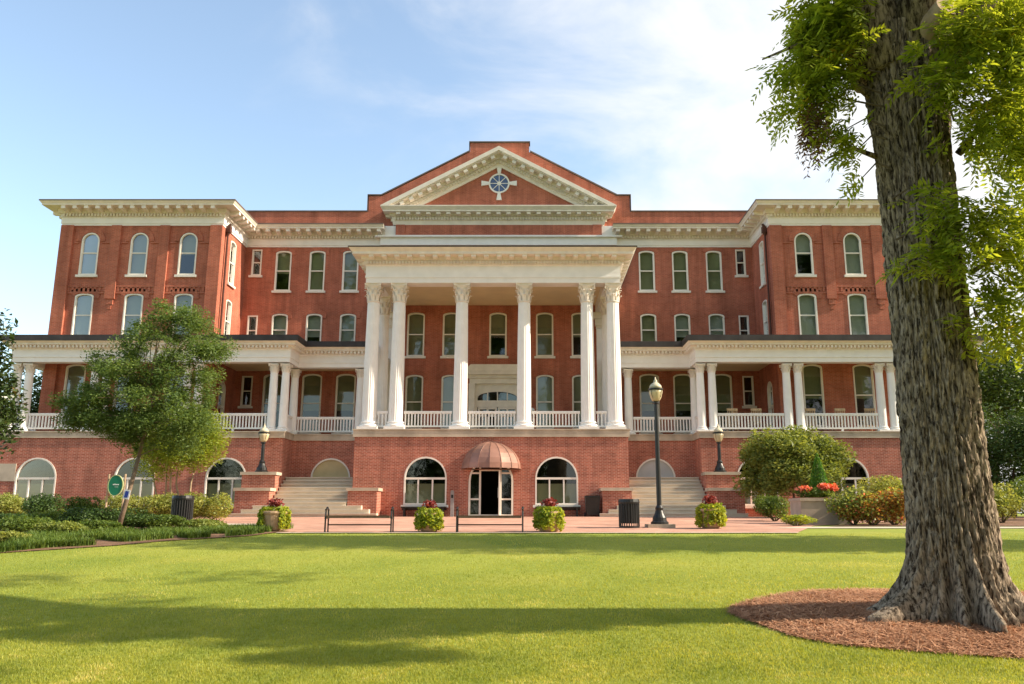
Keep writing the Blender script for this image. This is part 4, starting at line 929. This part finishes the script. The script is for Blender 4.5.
# ground cover (liriope) as stuff
def blades(P, L, w, lean, seed=0):
    n = len(P); a = rng.uniform(0, 2*PI, n); ln = L*rng.uniform(.6, 1.2, n); le = lean*rng.uniform(.2, 1, n)
    d = np.stack([np.cos(a), np.sin(a), np.zeros(n)], 1); s_ = np.stack([-np.sin(a), np.cos(a), np.zeros(n)], 1)*w/2
    t = P + d*(ln*le)[:, None]; t[:, 2] += ln*np.sqrt(np.maximum(.05, 1 - le**2)); m_ = P + d*(ln*le*.25)[:, None]; m_[:, 2] += ln*.6
    V = np.stack([P - s_, P + s_, m_ + s_*.8, m_ - s_*.8, t], 1).reshape(-1, 3); k = np.arange(n)[:, None]*5
    F = np.concatenate([k + [0, 1, 2, 3]], 0); T = k + [3, 2, 4]
    return V, F, T
def bladeobj(name, P, L, w, lean, m, label=None):
    V, F, T = blades(P, L, w, lean); me = bpy.data.meshes.new(name); n4, n3 = len(F), len(T)
    me.vertices.add(len(V)); me.vertices.foreach_set('co', V.astype(np.float32).ravel()); idx = np.concatenate([F.ravel(), T.ravel()]).astype(np.int32)
    me.loops.add(len(idx)); me.loops.foreach_set('vertex_index', idx); me.polygons.add(n4 + n3)
    me.polygons.foreach_set('loop_start', np.concatenate([np.arange(n4)*4, n4*4 + np.arange(n3)*3]).astype(np.int32)); me.polygons.foreach_set('loop_total', np.concatenate([np.full(n4, 4), np.full(n3, 3)]).astype(np.int32))
    me.materials.append(M[m]); me.update(calc_edges=True); me.validate(); return link(name, me)
def gzv(x, y): return np.array([gz(a, b) for a, b in zip(x, y)])
g_ = rng; n = 34000; u = rng.random(n); cx = -12.5 + u*5.3; fy = np.interp(cx, [-12.6, -9.5, -7.4, -7.2], [17.4, 19.5, 21.8, 22.4]); w_ = np.interp(cx, [-12.5, -7.2], [2.2, 1.6]); cy = fy + rng.random(n)**1.2*w_*1.8 - .12 + .18*np.sin(cx*2.3) + .1*np.sin(cx*5.1); pk = np.array([noise.noise(Vector((a*1.3, b*1.3, 0))) for a, b in zip(cx, cy)]) > -.05; cx, cy = cx[pk], cy[pk]
tag(bladeobj('ground_cover', np.stack([cx, cy, gzv(cx, cy) + .02], 1), .21, .016, 1.0, 'liriope'), 'low strappy green ground cover edging the planting bed', 'ground cover', kind='stuff')

# leaning young tree at left
def small_tree(name, base, h0, lean, c, r, n, size, m, label, k=22, seed=5, tr=.09, bark='barkL', low=-.5, s=.36, shell=.6, nl=14, flat=.5, trunks=None, aspect=.4, cat='tree', group=None, droop=0, dens=0, LBS=None):
    t = thing(name, base, label, cat, group); r = np.array(r, float); b = MB()
    fork = Vector((lean[0], lean[1], h0))
    if trunks is None: b.tube([(0, 0, -.1), tuple(fork*.5 + Vector((.02, 0, 0))), tuple(fork)], [tr*1.25, tr, tr*.85], 10)
    else:
        for (x0, y0, x1, y1) in trunks: b.tube([(x0, y0, -.1), ((x0*1.3 + x1)/2.2, (y0 + y1)/2, h0*.55), (x1, y1, h0), (x1*1.1, y1*1.1, h0*1.3)], [tr, tr*.85, tr*.7, tr*.5], 8)
    lb = lobes(c, r, k, s, seed, low); g = random.Random(seed); topv = Vector((c[0], c[1], c[2] + r[2]*.6))
    if trunks is None: b.tube([fork, fork.lerp(topv, .5) + Vector((.1*r[0], -.05, 0)), topv], [tr*.85, tr*.5, tr*.12], 8); st = [fork.lerp(topv, f) for f in (0, .12, .25, .4, .55)]
    else: st = [Vector((x1*1.1, y1*1.1, h0*1.28)) for (x0, y0, x1, y1) in trunks]
    for q, rr in lb[:nl]:
        e = Vector(q); lo = [v for v in st if v.z < e.z + .1] or [st[0]]; f0 = g.choice(lo[-2:]) if trunks is None else min(st, key=lambda v: (v - e).length)
        m_ = f0.lerp(e, .5) + Vector((g.uniform(-.2, .2), g.uniform(-.2, .2), .08*r[2])); b.tube([f0, m_, e], [tr*.34, tr*.2, tr*.06], 6)
    b.build('trunk', bark, t, smooth=True)
    if LBS:
        lb = LBS; b2 = MB()
        for q, rr in lb[::3]:
            e = Vector(q); f0 = max([v for v in st if v.z < e.z + .2] or [st[0]], key=lambda v: v.z - .3 * (v - e).length); b2.tube([f0, f0.lerp(e, .5) + Vector((0, 0, .12)), e], [tr*.28, tr*.17, tr*.05], 5)
        b2.build('branch', bark, t)
    if dens: lb = [(q, rr * np.array([1.25, 1.25, .75])) for q, rr in lb] + [(np.array(c) + [0, 0, -r[2]*.35], np.array([r[0]*.8, r[1]*.8, r[2]*.38]))]*3
    P, O = crown_pts(lb, n, shell); leafobj('crown', P, size, m, t, out=O*.5, aspect=aspect, flat=flat, droop=droop); return t
tb = (px(119, 23.5), 23.5, gz(px(119, 23.5), 23.5))
LB = []
for (ux, uz, ur) in ((.95, 6.35, .38), (.5, 5.9, .5), (1.3, 5.85, .55), (1.95, 5.35, .5), (.0, 5.3, .55), (.9, 5.2, .75), (2.35, 5.15, .34), (-.75, 4.65, .5), (.25, 4.5, .75), (1.4, 4.4, .8), (2.2, 4.4, .4), (-1.15, 3.95, .38), (-.35, 3.85, .7), (.8, 3.7, .85), (1.75, 3.7, .68), (-1.3, 3.1, .3), (-.5, 3.1, .58), (.55, 3.0, .8), (1.5, 3.0, .7), (.2, 2.5, .36), (-1.5, 3.5, .4), (2.1, 3.2, .5), (-.9, 3.4, .6), (.0, 3.3, .8), (1.1, 2.6, .4)):
    g_n = max(3, int(ur / .115))
    for q in range(g_n * 2):
        u = rng.normal(size=3); u /= np.linalg.norm(u); u[1] *= 1.5
        LB.append((np.array([ux, 0, uz]) + u * ur * rng.uniform(.5, .95), np.array([.40, .40, .27]) * rng.uniform(.4, 1.35)))
yt = small_tree('young_tree', tb, 2.1, (.42, 0, 0), (.6, 0, 4.2), (2.2, 1.6, 2.4), 70000, .085, 'elm', 'leaning young shade tree with soft green crown in the left planting bed', seed=11, shell=1.0, nl=0, tr=.062, bark='barkM', LBS=LB, aspect=.32, droop=.15)
o = MB().box(-.09, .09, -.012, .0, -.13, .13).build('paper_notice', 'signwhite', None, (tb[0] + .24, tb[1] - .12, tb[2] + 1.03)); MB().box(-.05, .05, -.016, -.0125, -.09, .09).build('blue_print', 'blue', o)
tag(o, 'small white notice with a blue mark tied to the leaning tree trunk', 'notice'); o.rotation_euler = (0, R(10), 0)
cm = (px(165, 33.5), 33.9, 1.34)
small_tree('crape_myrtle', cm, 1.45, (0, 0, 0), (.25, 0, 3.0), (1.95, 1.4, 1.85), 32000, .095, 'myrtle', 'multi-stemmed yellow-green small tree behind the hedge left of the left staircase', k=26, seed=8, s=.42, shell=.6, tr=.05, low=-.7, trunks=[(-.35, 0, -.7, 0), (-.15, .1, -.3, .2), (.1, 0, .05, -.2), (.5, 0, .15, .1), (.75, -.1, .8, 0)])
small_tree('magnolia_tree', (px(-48, 25), 25, 1.0), 2.0, (0, 0, 0), (0, 0, 4.0), (1.75, 1.6, 3.0), 9000, .17, 'magnolia', 'glossy dark magnolia at the far left edge in front of the porch', k=30, seed=9, s=.32, shell=.5, tr=.12, bark='barkD', aspect=.42)
# dark trees beyond left porch
small_tree('background_tree', (XC - 28.5, 50, 1.42), 2.5, (0, 0, 0), (0, 0, 4.8), (4.2, 3, 4.6), 14000, .24, 'darkleaf', 'dark tree seen through the left end of the left porch', k=20, seed=12, s=.45, tr=.2, bark='barkD', group='trees behind the building')
# right side
rs = (px(801, 36), 36.6, 1.4)
small_tree('large_rounded_shrub', rs, 1.05, (0, 0, 0), (0.0, 0, 2.15), (2.95, 2.0, 2.15), 40000, .15, 'olive', 'wide dome-shaped evergreen shrub tree right of the right staircase', k=46, seed=13, s=.29, shell=.8, tr=.07, bark='barkD', low=-.75, trunks=[(-.5, 0, -1.0, 0), (0, 0, -.1, 0), (.5, 0, 1.0, .2), (.3, 0, .5, 0)], cat='shrub')
shrub('spreading_shrub', (px(774, 32), 32, gz(0, 32)), (.85, .7, .55), 4200, .08, 'shrub', 'low spreading green shrub left of the concrete planter', seed=31)
t = thing('concrete_planter', (px(819.5, 29.3), 29.3, gz(0, 28.6)), 'large square concrete planter with coral flowers at the plaza edge', 'planter')
b = MB().box(-.84, .84, -.6, .6, -.1, .80); b.box(-.88, .88, -.64, .64, .80, .90); b.build('planter_box', 'planter', t); MB().box(-.8, .8, -.53, .53, .901, .92).build('planter_soil', 'soil', t)
pz = gz(0, 29.3) + .92
ft = thing('coral_flowers', (px(819.5, 29.3), 29.3, pz), 'mound of coral red flowers filling the concrete planter', 'flowers')
P1, U1 = ball(900, (-.15, 0, .16), (.72, .42, .2)); leafobj('leaves', P1, .09, 'shrub', ft, out=U1)
P1 = np.concatenate([ball(190, c, (.28, .25, .14), .8)[0] for c in ((-.5, -.1, .28), (.18, -.15, .36), (.48, 0, .34))]); leafobj('blooms', P1, .095, 'bloom', ft, aspect=.9)
ct = thing('conical_conifer', (px(820.5, 29.7), 29.7, pz), 'narrow cone-shaped bright conifer standing behind the coral flowers', 'conifer')
n = 5200; zz = 1 - np.sqrt(rng.random(n)); a = rng.uniform(0, 2*PI, n); rr = .42*(1 - zz)**.85*(.8 + .25*rng.random(n))
P = np.stack([np.cos(a)*rr, np.sin(a)*rr, (.05 + zz*1.55)], 1); leafobj('foliage', P, .06, 'conifer', ct, out=np.stack([np.cos(a), np.sin(a), .4*np.ones(n)], 1), flat=2, aspect=.4); MB().tube([(0, 0, 0), (0, 0, 1.2)], [.04, .01], 6).build('trunk', 'barkD', ct)
fl = [(853, 28.2, 1.0, .85, 'olive', 'leafy shrub with a single red bloom right of the concrete planter', ('bloom', 40)), (872, 27.8, .95, .72, 'rust', 'rusty orange flowering plant right of the planter', ('bloom', 90)), (893, 28, .9, .8, 'rust', 'rusty flowering plant just left of the big trunk', ('bloom', 60))]
for i, (x, D, r, h, mm, lb, ex) in enumerate(fl):
    shrub('flowering_shrub', (px(x, D), D, gz(0, D)), (r, r*.7, h*.8), 3600, .085, mm, lb, seed=40 + i, group='flowering plants by the planter', extra=[('blooms', 0, ex[1], .08, 'bloom'), ('green_leaves', 0, 900, .09, 'variegated')])
shrub('rounded_shrub', (px(895, 33), 33, 1.31), (1.7, 1.1, .95), 7500, .095, 'variegated', 'broad yellow-green shrub behind the flowering plants left of the big trunk', seed=50)
shrub('rounded_shrub', (px(1000, 30), 30, 1.24), (1.1, .8, .72), 4800, .09, 'variegated', 'yellow-green mound right of the big trunk', seed=51)
shrub('rounded_shrub', (px(1030, 33), 33, 1.31), (1.2, .9, .95), 4500, .09, 'shrub', 'green shrub at the right edge behind the yellow-green mound', seed=52)
shrub('edging_plant', (px(797, 27.4), 27.5, gz(0, 27.5)), (.75, .3, .2), 1500, .07, 'lime', 'low yellow-green edging plant at the foot of the concrete planter', 'plant', seed=53)
small_tree('background_tree', (px(1018, 40), 40.5, 1.42), 1.2, (0, 0, 0), (.3, 0, 2.8), (3.6, 2.6, 3.3), 26000, .16, 'darkleaf', 'dense green tree right of the big trunk, beyond the shrubs', k=32, seed=14, low=-.9, s=.38, tr=.15, bark='barkD', group='trees behind the building')
small_tree('background_tree', (XC + 31, 52, 1.42), 2.5, (0, 0, 0), (0, 0, 6.8), (6, 5, 7.0), 26000, .24, 'darkleaf', 'tall dark tree behind the right end of the building', k=36, seed=15, s=.34, tr=.25, bark='barkD', group='trees behind the building')
small_tree('background_tree', (XC + 39, 56, 1.42), 3.0, (0, 0, 0), (0, 0, 6.5), (7, 5, 7.2), 16000, .28, 'darkleaf', 'dark tree at the far right behind the other trees', k=26, seed=16, s=.4, tr=.25, bark='barkD', group='trees behind the building')

# ------------------------------------------------------------------ big pecan
TX, TY = 5.19, 10.42; TZ = gz(TX, TY)
pt = thing('pecan_tree', (TX, TY, TZ), 'huge old tree with furrowed trunk and bright feathery leaves at the right', 'tree')
def trunk():
    NA, NZ = 300, 400; H = 7.9; V = np.zeros((NZ + 1, NA, 3))
    roots = [(R(203), .95, .20), (R(172), .62, .22), (R(226), .30, .15), (R(247), .40, .12), (R(265), .66, .11), (R(285), .35, .14), (R(305), .40, .14), (R(345), .38, .16), (R(20), .3, .25), (R(90), .5, .35), (R(135), .4, .3)]
    for j in range(NZ + 1):
        z = H * (j / NZ) ** 1.15; r0 = .482 + .06*math.exp(-z/.7)
        if z > 6.2: r0 += .05*(z - 6.2)
        for i in range(NA):
            a = 2*PI*i/NA; fl = 0
            for (ra, ext, w) in roots:
                da = (a - ra + PI) % (2*PI) - PI; fl += ext*.95*math.exp(-(da/w)**2)*math.exp(-max(0, z - .2)/.34)
                fl += .02*math.exp(-(da/(w*1.3))**2)*math.exp(-z/1.8)
            r = r0 + fl; c, s_ = math.cos(a), math.sin(a)
            p = Vector((c*4.2, s_*4.2, z*.75)); q = Vector((c*9, s_*9, z*1.3))
            w1 = noise.noise(p*1.1 + Vector((noise.noise(q*.35)*.8, 0, 0)), noise_basis='PERLIN_ORIGINAL')
            rd = 1 - abs(noise.noise(Vector((c*7.5, s_*7.5, z*.95)) + Vector((0, 0, 7)), noise_basis='PERLIN_ORIGINAL'))*2.6
            rd2 = 1 - abs(noise.noise(Vector((c*14, s_*14, z*3.4)), noise_basis='PERLIN_ORIGINAL'))*2.4
            r += .04*w1 - .07*max(0, rd)**3 - .035*max(0, rd2)**2 + .014*noise.noise(Vector((c*30, s_*30, z*9))) - .022*max(0, 1 - abs(noise.noise(Vector((c*24, s_*24, z*6.5))))*3)**2 + .03*noise.noise(Vector((c*1.5, s_*1.5, z*.6 + 3)))
            V[j, i] = (r*c, r*s_, z - .12)
    V = V.reshape(-1, 3); F = []
    k = np.arange(NZ*NA).reshape(NZ, NA); F = np.stack([k, np.roll(k, -1, 1), np.roll(k, -1, 1) + NA, k + NA], -1).reshape(-1, 4)
    me = fastmesh('trunk', V, F, 'bark'); me.polygons.foreach_set('use_smooth', [True]*len(me.polygons)); return me
link('trunk', trunk(), pt)
b = MB()
limbs_ = [([(-.25, 0, 7.2), (-.55, 0, 8.6), (-1.2, .1, 10.5), (-2.2, .2, 12.5)], [.46, .36, .28, .15]), ([(.2, 0, 7.2), (.35, .1, 8.8), (.4, .3, 11), (.2, .5, 14)], [.50, .42, .34, .16]), ([(.3, 0, 7.0), (1.2, -.1, 8.4), (2.4, -.2, 9.6), (3.8, -.3, 11)], [.36, .27, .2, .1]), ([(0, .2, 7.4), (.2, 1.2, 9), (.4, 2.4, 11)], [.34, .26, .12]), ([(0, -.2, 7.4), (.3, -1.0, 9.5), (.5, -2.0, 11.5)], [.30, .22, .1]),
          ([(-.5, 0, 6.9), (-1.0, -.1, 7.3), (-1.5, -.15, 7.6), (-2.0, -.1, 7.4)], [.06, .045, .03, .012]), ([(.45, -.3, 5.9), (.9, -.7, 6.5), (1.4, -.9, 6.6)], [.05, .035, .012]), ([(-.5, 0, 6.0), (-.9, -.1, 6.1), (-1.25, -.1, 5.9)], [.04, .025, .01]), ([(.5, -.2, 4.3), (.8, -.5, 4.5), (1.1, -.6, 4.3)], [.035, .022, .01])]
for p, r in limbs_: b.tube(p, r, 14)
b.build('limb', 'bark', pt, smooth=True)
b = MB(); b.tube([(.1, -.35, 7.55), (.22, -.85, 7.72)], [.18, .15], 16); b.build('sawn_branch_stub', 'barkL', pt, smooth=False)
def compound(P, m_name, name, L=.30, nl=6, droop=.25, outc=None, lsz=.095):
    """pinnate leaves: P base points"""
    n = len(P); a = rng.uniform(0, 2*PI, n); el = rng.normal(-.15, .4, n) - droop*.6
    if outc is not None:
        o2 = P - np.array(outc); a = np.arctan2(o2[:, 1], o2[:, 0]) + rng.normal(0, .9, n)
    d = np.stack([np.cos(a)*np.cos(el), np.sin(a)*np.cos(el), np.sin(el)], 1); side = np.cross(d, [0, 0, 1]); side /= np.linalg.norm(side, axis=1)[:, None]; roll = rng.normal(0, .5, n)[:, None]
    upv = np.cross(side, d); side, upv = side*np.cos(roll) + upv*np.sin(roll), upv*np.cos(roll) - side*np.sin(roll)
    Ls = L*rng.uniform(.7, 1.25, n); Vs = []
    for k in range(nl):
        t = (k + 1) / nl; base = P + d*(Ls*t)[:, None]; base[:, 2] -= Ls*t*t*droop
        for s_ in (-1, 1):
            ld = side*s_*.85 + d*.55; ld[:, 2] -= .15 + .2*rng.random(n); ld += rng.normal(0, .12, (n, 3)); ld /= np.linalg.norm(ld, axis=1)[:, None]
            w = np.cross(ld, upv); w /= np.linalg.norm(w, axis=1)[:, None]; ll = (lsz*(1 - .35*abs(t - .55))*rng.uniform(.8, 1.2, n))[:, None]
            Vs.append(np.stack([base, base + ld*ll*.45 + w*ll*.16, base + ld*ll, base + ld*ll*.45 - w*ll*.16], 1))
    V = np.concatenate(Vs, 0).reshape(-1, 3); F = np.arange(len(V)).reshape(-1, 4); return V, F
def unproj(x, y, D):
    th = math.atan(171/820); v = (342 - y)/820; k = math.cos(th) - v*math.sin(th); return np.array([(x - 532)/820*D/k, D, 1.6 + (math.sin(th) + v*math.cos(th))/k*D])
def proj(P):
    th = math.atan(171/820); z = P[:, 2] - 1.6; f = P[:, 1]*math.cos(th) + z*math.sin(th); u = -P[:, 1]*math.sin(th) + z*math.cos(th); return 532 + 820*P[:, 0]/f, 342 - 820*u/f
# leafy sprays: centre (local metres from the trunk foot), radii, count
sprays = []
def sp(x, y, D, rx, ry, rz, n): c = unproj(x, y, D); sprays.append((c, (rx, ry, rz), n))
sp(832, 16, 10.2, .48, .6, .45, 260); sp(825, 45, 10.4, .45, .6, .35, 190); sp(815, 75, 10.3, .35, .4, .3, 120); sp(785, 62, 10.4, .25, .2, .12, 16); sp(835, 95, 10.3, .4, .4, .35, 130); sp(846, 60, 10.2, .25, .4, .45, 110); sp(800, 108, 10.3, .32, .3, .12, 32); sp(826, 20, 10.2, .4, .4, .3, 130)
sp(848, 128, 10.3, .28, .3, .2, 60); sp(862, 178, 10.2, .09, .1, .2, 11); sp(857, 150, 10.2, .15, .2, .15, 18);
sp(968, 36, 9.4, .5, .5, .45, 230); sp(1004, 60, 9.6, .55, .6, .8, 300); sp(945, 84, 9.3, .38, .35, .26, 110); sp(985, 120, 9.6, .55, .5, .5, 260); sp(1015, 150, 9.8, .5, .5, .5, 200); sp(922, 66, 9.4, .22, .2, .14, 24); sp(1020, 20, 9.5, .6, .6, .5, 260)
sp(990, 225, 9.6, .5, .4, .45, 170); sp(950, 215, 9.55, .38, .25, .3, 75); sp(925, 195, 9.7, .25, .15, .12, 16); sp(915, 262, 9.7, .25, .15, .2, 30); sp(960, 255, 9.6, .4, .3, .3, 80); sp(1005, 280, 9.8, .45, .4, .4, 150); sp(980, 320, 9.8, .35, .3, .28, 80); sp(1015, 335, 9.9, .35, .3, .28, 70); sp(1022, 230, 9.9, .4, .4, .5, 120); sp(935, 235, 9.6, .25, .2, .25, 40)
for c, r, n in (((7.0, 8.2, 6.1), (.75, .4, .5), 230), ((8.1, 8.8, 7.4), (.9, .4, .4), 150)): sprays.append((np.array(c), r, n))
Ps = []
for c, r, n in sprays:
    u = rng.normal(size=(n, 3)); u /= np.linalg.norm(u, axis=1)[:, None]; Ps.append(c + u*np.array(r)*(rng.random(n)**.45)[:, None])
P = np.concatenate(Ps); P = P[rng.random(len(P)) < .68]
# high crown out of the picture (casts the lawn shade)
hc = []
for k in range(70):
    a = rng.uniform(0, 2*PI); rad = 5.2*rng.random()**.5; c = np.array([TX + .6 + math.cos(a)*rad, TY - .2 + math.sin(a)*rad*.9, rng.uniform(9.8, 15)]); m_ = 60; u = rng.normal(size=(m_, 3)); u /= np.linalg.norm(u, axis=1)[:, None]; hc.append(c + u*.85*(rng.random(m_)**.4)[:, None])
hc = np.concatenate(hc); X, Y = proj(hc); ok = (hc[:, 1] < 2) | (Y < -40) | (X > 1010); hc = hc[ok]
base = np.array([TX, TY, TZ])
V, F = compound(P - base, 'pecan', 'crown', L=.34, outc=(0, 0, 6), lsz=.135); V2, F2 = compound(hc - base, 'pecan', 'c', L=.34, lsz=.13)
link('crown', fastmesh('crown', np.concatenate([V, V2]), np.concatenate([F, F2 + len(V)]), 'pecan'), pt)
c = unproj(813, 118, 10.3) - base; u = rng.normal(size=(110, 3)); dp = c + u*[.08, .08, .17]; V, F = compound(dp, '', '', L=.17, nl=5, droop=1.2, lsz=.08); o = link('dead_leaf_clump', fastmesh('dead_leaf_clump', V, F, 'pecan_dead'), pt); o['label'] = 'hanging clump of dead brown leaves'
b = MB()
for c, r, n in sprays:
    e = c - base; g = random.Random(n); ax = Vector((.0, 0, max(3.5, e[2] - 1.2 + .3))); 
    hub = Vector((-.4 if e[0] < -.2 else .35, -.3, max(3.4, min(7.6, e[2] + (-.1 if e[2] > 6 else .1)))))
    m_ = hub.lerp(Vector(e), .55) + Vector((0, 0, .15)); hub = hub + (Vector(e) - hub) * .0; hub.x = -.5 if e[0] < -.2 else max(.42, min(.5, e[0])); hub.y = -.35; b.tube([hub, m_, Vector(e), Vector(e) + Vector((g.uniform(-.2, .2), -.05, -.12))], [.016, .012, .007, .003], 5)
b.build('twig', 'barkD', pt)

# mulch ring -------------------------------------------------------------
b = MB(); NR, NA = 14, 72
MXc, MYc, MRx, MRy = 5.42, 10.5, 2.92, 2.02
def edge_r(a): return 1 + .03*math.sin(3*a + 1) + .02*math.sin(7*a)
for j in range(NR + 1):
    for i in range(NA):
        a = 2*PI*i/NA; f = j/NR; x = MXc + MRx*edge_r(a)*f*math.cos(a); y = MYc + MRy*edge_r(a)*f*math.sin(a); b.v.append((x, y, gz(x, y) + .012 + .05*(1 - f**4)))
for j in range(NR):
    for i in range(NA): b.f.append((j*NA + i, j*NA + (i+1) % NA, (j+1)*NA + (i+1) % NA, (j+1)*NA + i))
tag(b.build('mulch_ring', 'strawbase', smooth=True), kind='structure')
n = 42000; a = rng.uniform(0, 2*PI, n); f = np.sqrt(rng.random(n))*1.015; er = np.array([edge_r(q) for q in a]); x = MXc + MRx*er*f*np.cos(a); y = MYc + MRy*er*f*np.sin(a); z = gzv(x, y) + .014 + .05*(1 - np.minimum(1, f)**4) + rng.random(n)*.025
th = rng.uniform(0, PI, n); L = rng.uniform(.06, .2, n); d = np.stack([np.cos(th), np.sin(th), rng.normal(0, .18, n)], 1)*L[:, None]/2; s_ = np.stack([-np.sin(th), np.cos(th), np.zeros(n)], 1)*.0035; c = np.stack([x, y, z], 1)
V = np.stack([c - d - s_, c + d - s_, c + d + s_, c - d + s_], 1).reshape(-1, 3)
tag(link('pine_straw', fastmesh('pine_straw', V, np.arange(4*n).reshape(n, 4), 'straw')), 'loose reddish pine straw ringed around the big trunk', 'pine straw', kind='stuff')

# lawn blades ------------------------------------------------------------
n = 420000; D = 7.2 * (23.0/7.2) ** rng.random(n) ** 1.0; D = 1 / (1/7.2 + (1/22.55 - 1/7.2)*rng.random(n)); xl = (-560 + rng.random(n)*1080)/820*D*1.05
ok = (((xl - MXc)/MRx)**2 + ((D - MYc)/MRy)**2 > 1.0) & ~((xl < -7.1) & (D > np.interp(xl, [-30, -12.5, -9.5, -7.4, -7.0], [16.2, 17.2, 19.2, 21.6, 22.5])))
xl, D = xl[ok], D[ok]; ygrid = D
zl = np.array([gz(a, b_) for a, b_ in zip(xl, D)]); sc_ = D/8
V, F, T = blades(np.stack([xl, D, zl - .002], 1), .032, .006, .8)
# widen far blades so they still read
w8 = np.repeat(np.clip(D/10, 1, 2.2), 5)
me = bpy.data.meshes.new('grass_blades'); idx = np.concatenate([F.ravel(), T.ravel()]).astype(np.int32); n4, n3 = len(F), len(T)
me.vertices.add(len(V)); me.vertices.foreach_set('co', V.astype(np.float32).ravel()); me.loops.add(len(idx)); me.loops.foreach_set('vertex_index', idx); me.polygons.add(n4 + n3)
me.polygons.foreach_set('loop_start', np.concatenate([np.arange(n4)*4, n4*4 + np.arange(n3)*3]).astype(np.int32)); me.polygons.foreach_set('loop_total', np.concatenate([np.full(n4, 4), np.full(n3, 3)]).astype(np.int32))
me.materials.append(M['grassblade']); me.update(calc_edges=True)
tag(link('grass_blades', me), 'short mown bright green grass of the front lawn', 'grass', kind='stuff')

# ------------------------------------------------------------------ trees outside the frame (shade on lawn, reflections)
ot = small_tree('shade_tree', (15.5, 18.4, .8), 5.0, (0, 0, 0), (0, 0, 10.5), (4.6, 2.2, 5.5), 9000, .34, 'elm', 'tall shade tree on the lawn to the right, outside the photo', k=30, seed=61, s=.36, tr=.35, bark='barkD', group='lawn trees outside the view')
for x, y, lb, rz, sc in ((24, 17.4, 'tall shade tree farther right along the lawn', 1.4, 1.1), (31.5, 35.3, 'shade tree beside the right end of the porch, outside the photo', 2, .85), (-15, -14, 'tall tree behind the viewpoint on the left', .5, 1.3), (-5.5, -24, 'tall tree behind the viewpoint, a little left of the middle', 1.1, 1.35), (11, -27, 'tall tree behind the viewpoint, a little right of the middle', 2.7, 1.4), (3, -20, 'tall tree behind the viewpoint in the middle', 2.2, 1.4), (18, -16, 'tall tree behind the viewpoint on the right', 3.9, 1.25), (-30, -10, 'tall tree behind the viewpoint at the far left', 5, 1.2), (34, -8, 'tall tree behind the viewpoint at the far right', 4.2, 1.2)):
    dup(ot, (x, y, gz(x, y)), lb, rz if y < 0 else 0, sc=sc * (2.2 if y < 0 else 1))

ev = small_tree('evergreen_tree', (-46, -34, -.5), 2.0, (0, 0, 0), (0, 0, 6.2), (5.2, 3, 6.4), 7000, .5, 'darkleaf', 'low-branched evergreen far behind the viewpoint, first from the left', k=30, seed=71, s=.4, tr=.3, bark='barkD', low=-.9, group='evergreens behind the viewpoint')
for i, nm in enumerate(('second', 'third', 'fourth', 'fifth', 'sixth', 'seventh', 'eighth', 'ninth')):
    dup(ev, (-46 + 11.5*(i + 1), -34 - 3*(i % 3), -.5), 'low-branched evergreen far behind the viewpoint, ' + nm + ' from the left', i*1.3, sc=1.0 + .18*(i % 3))
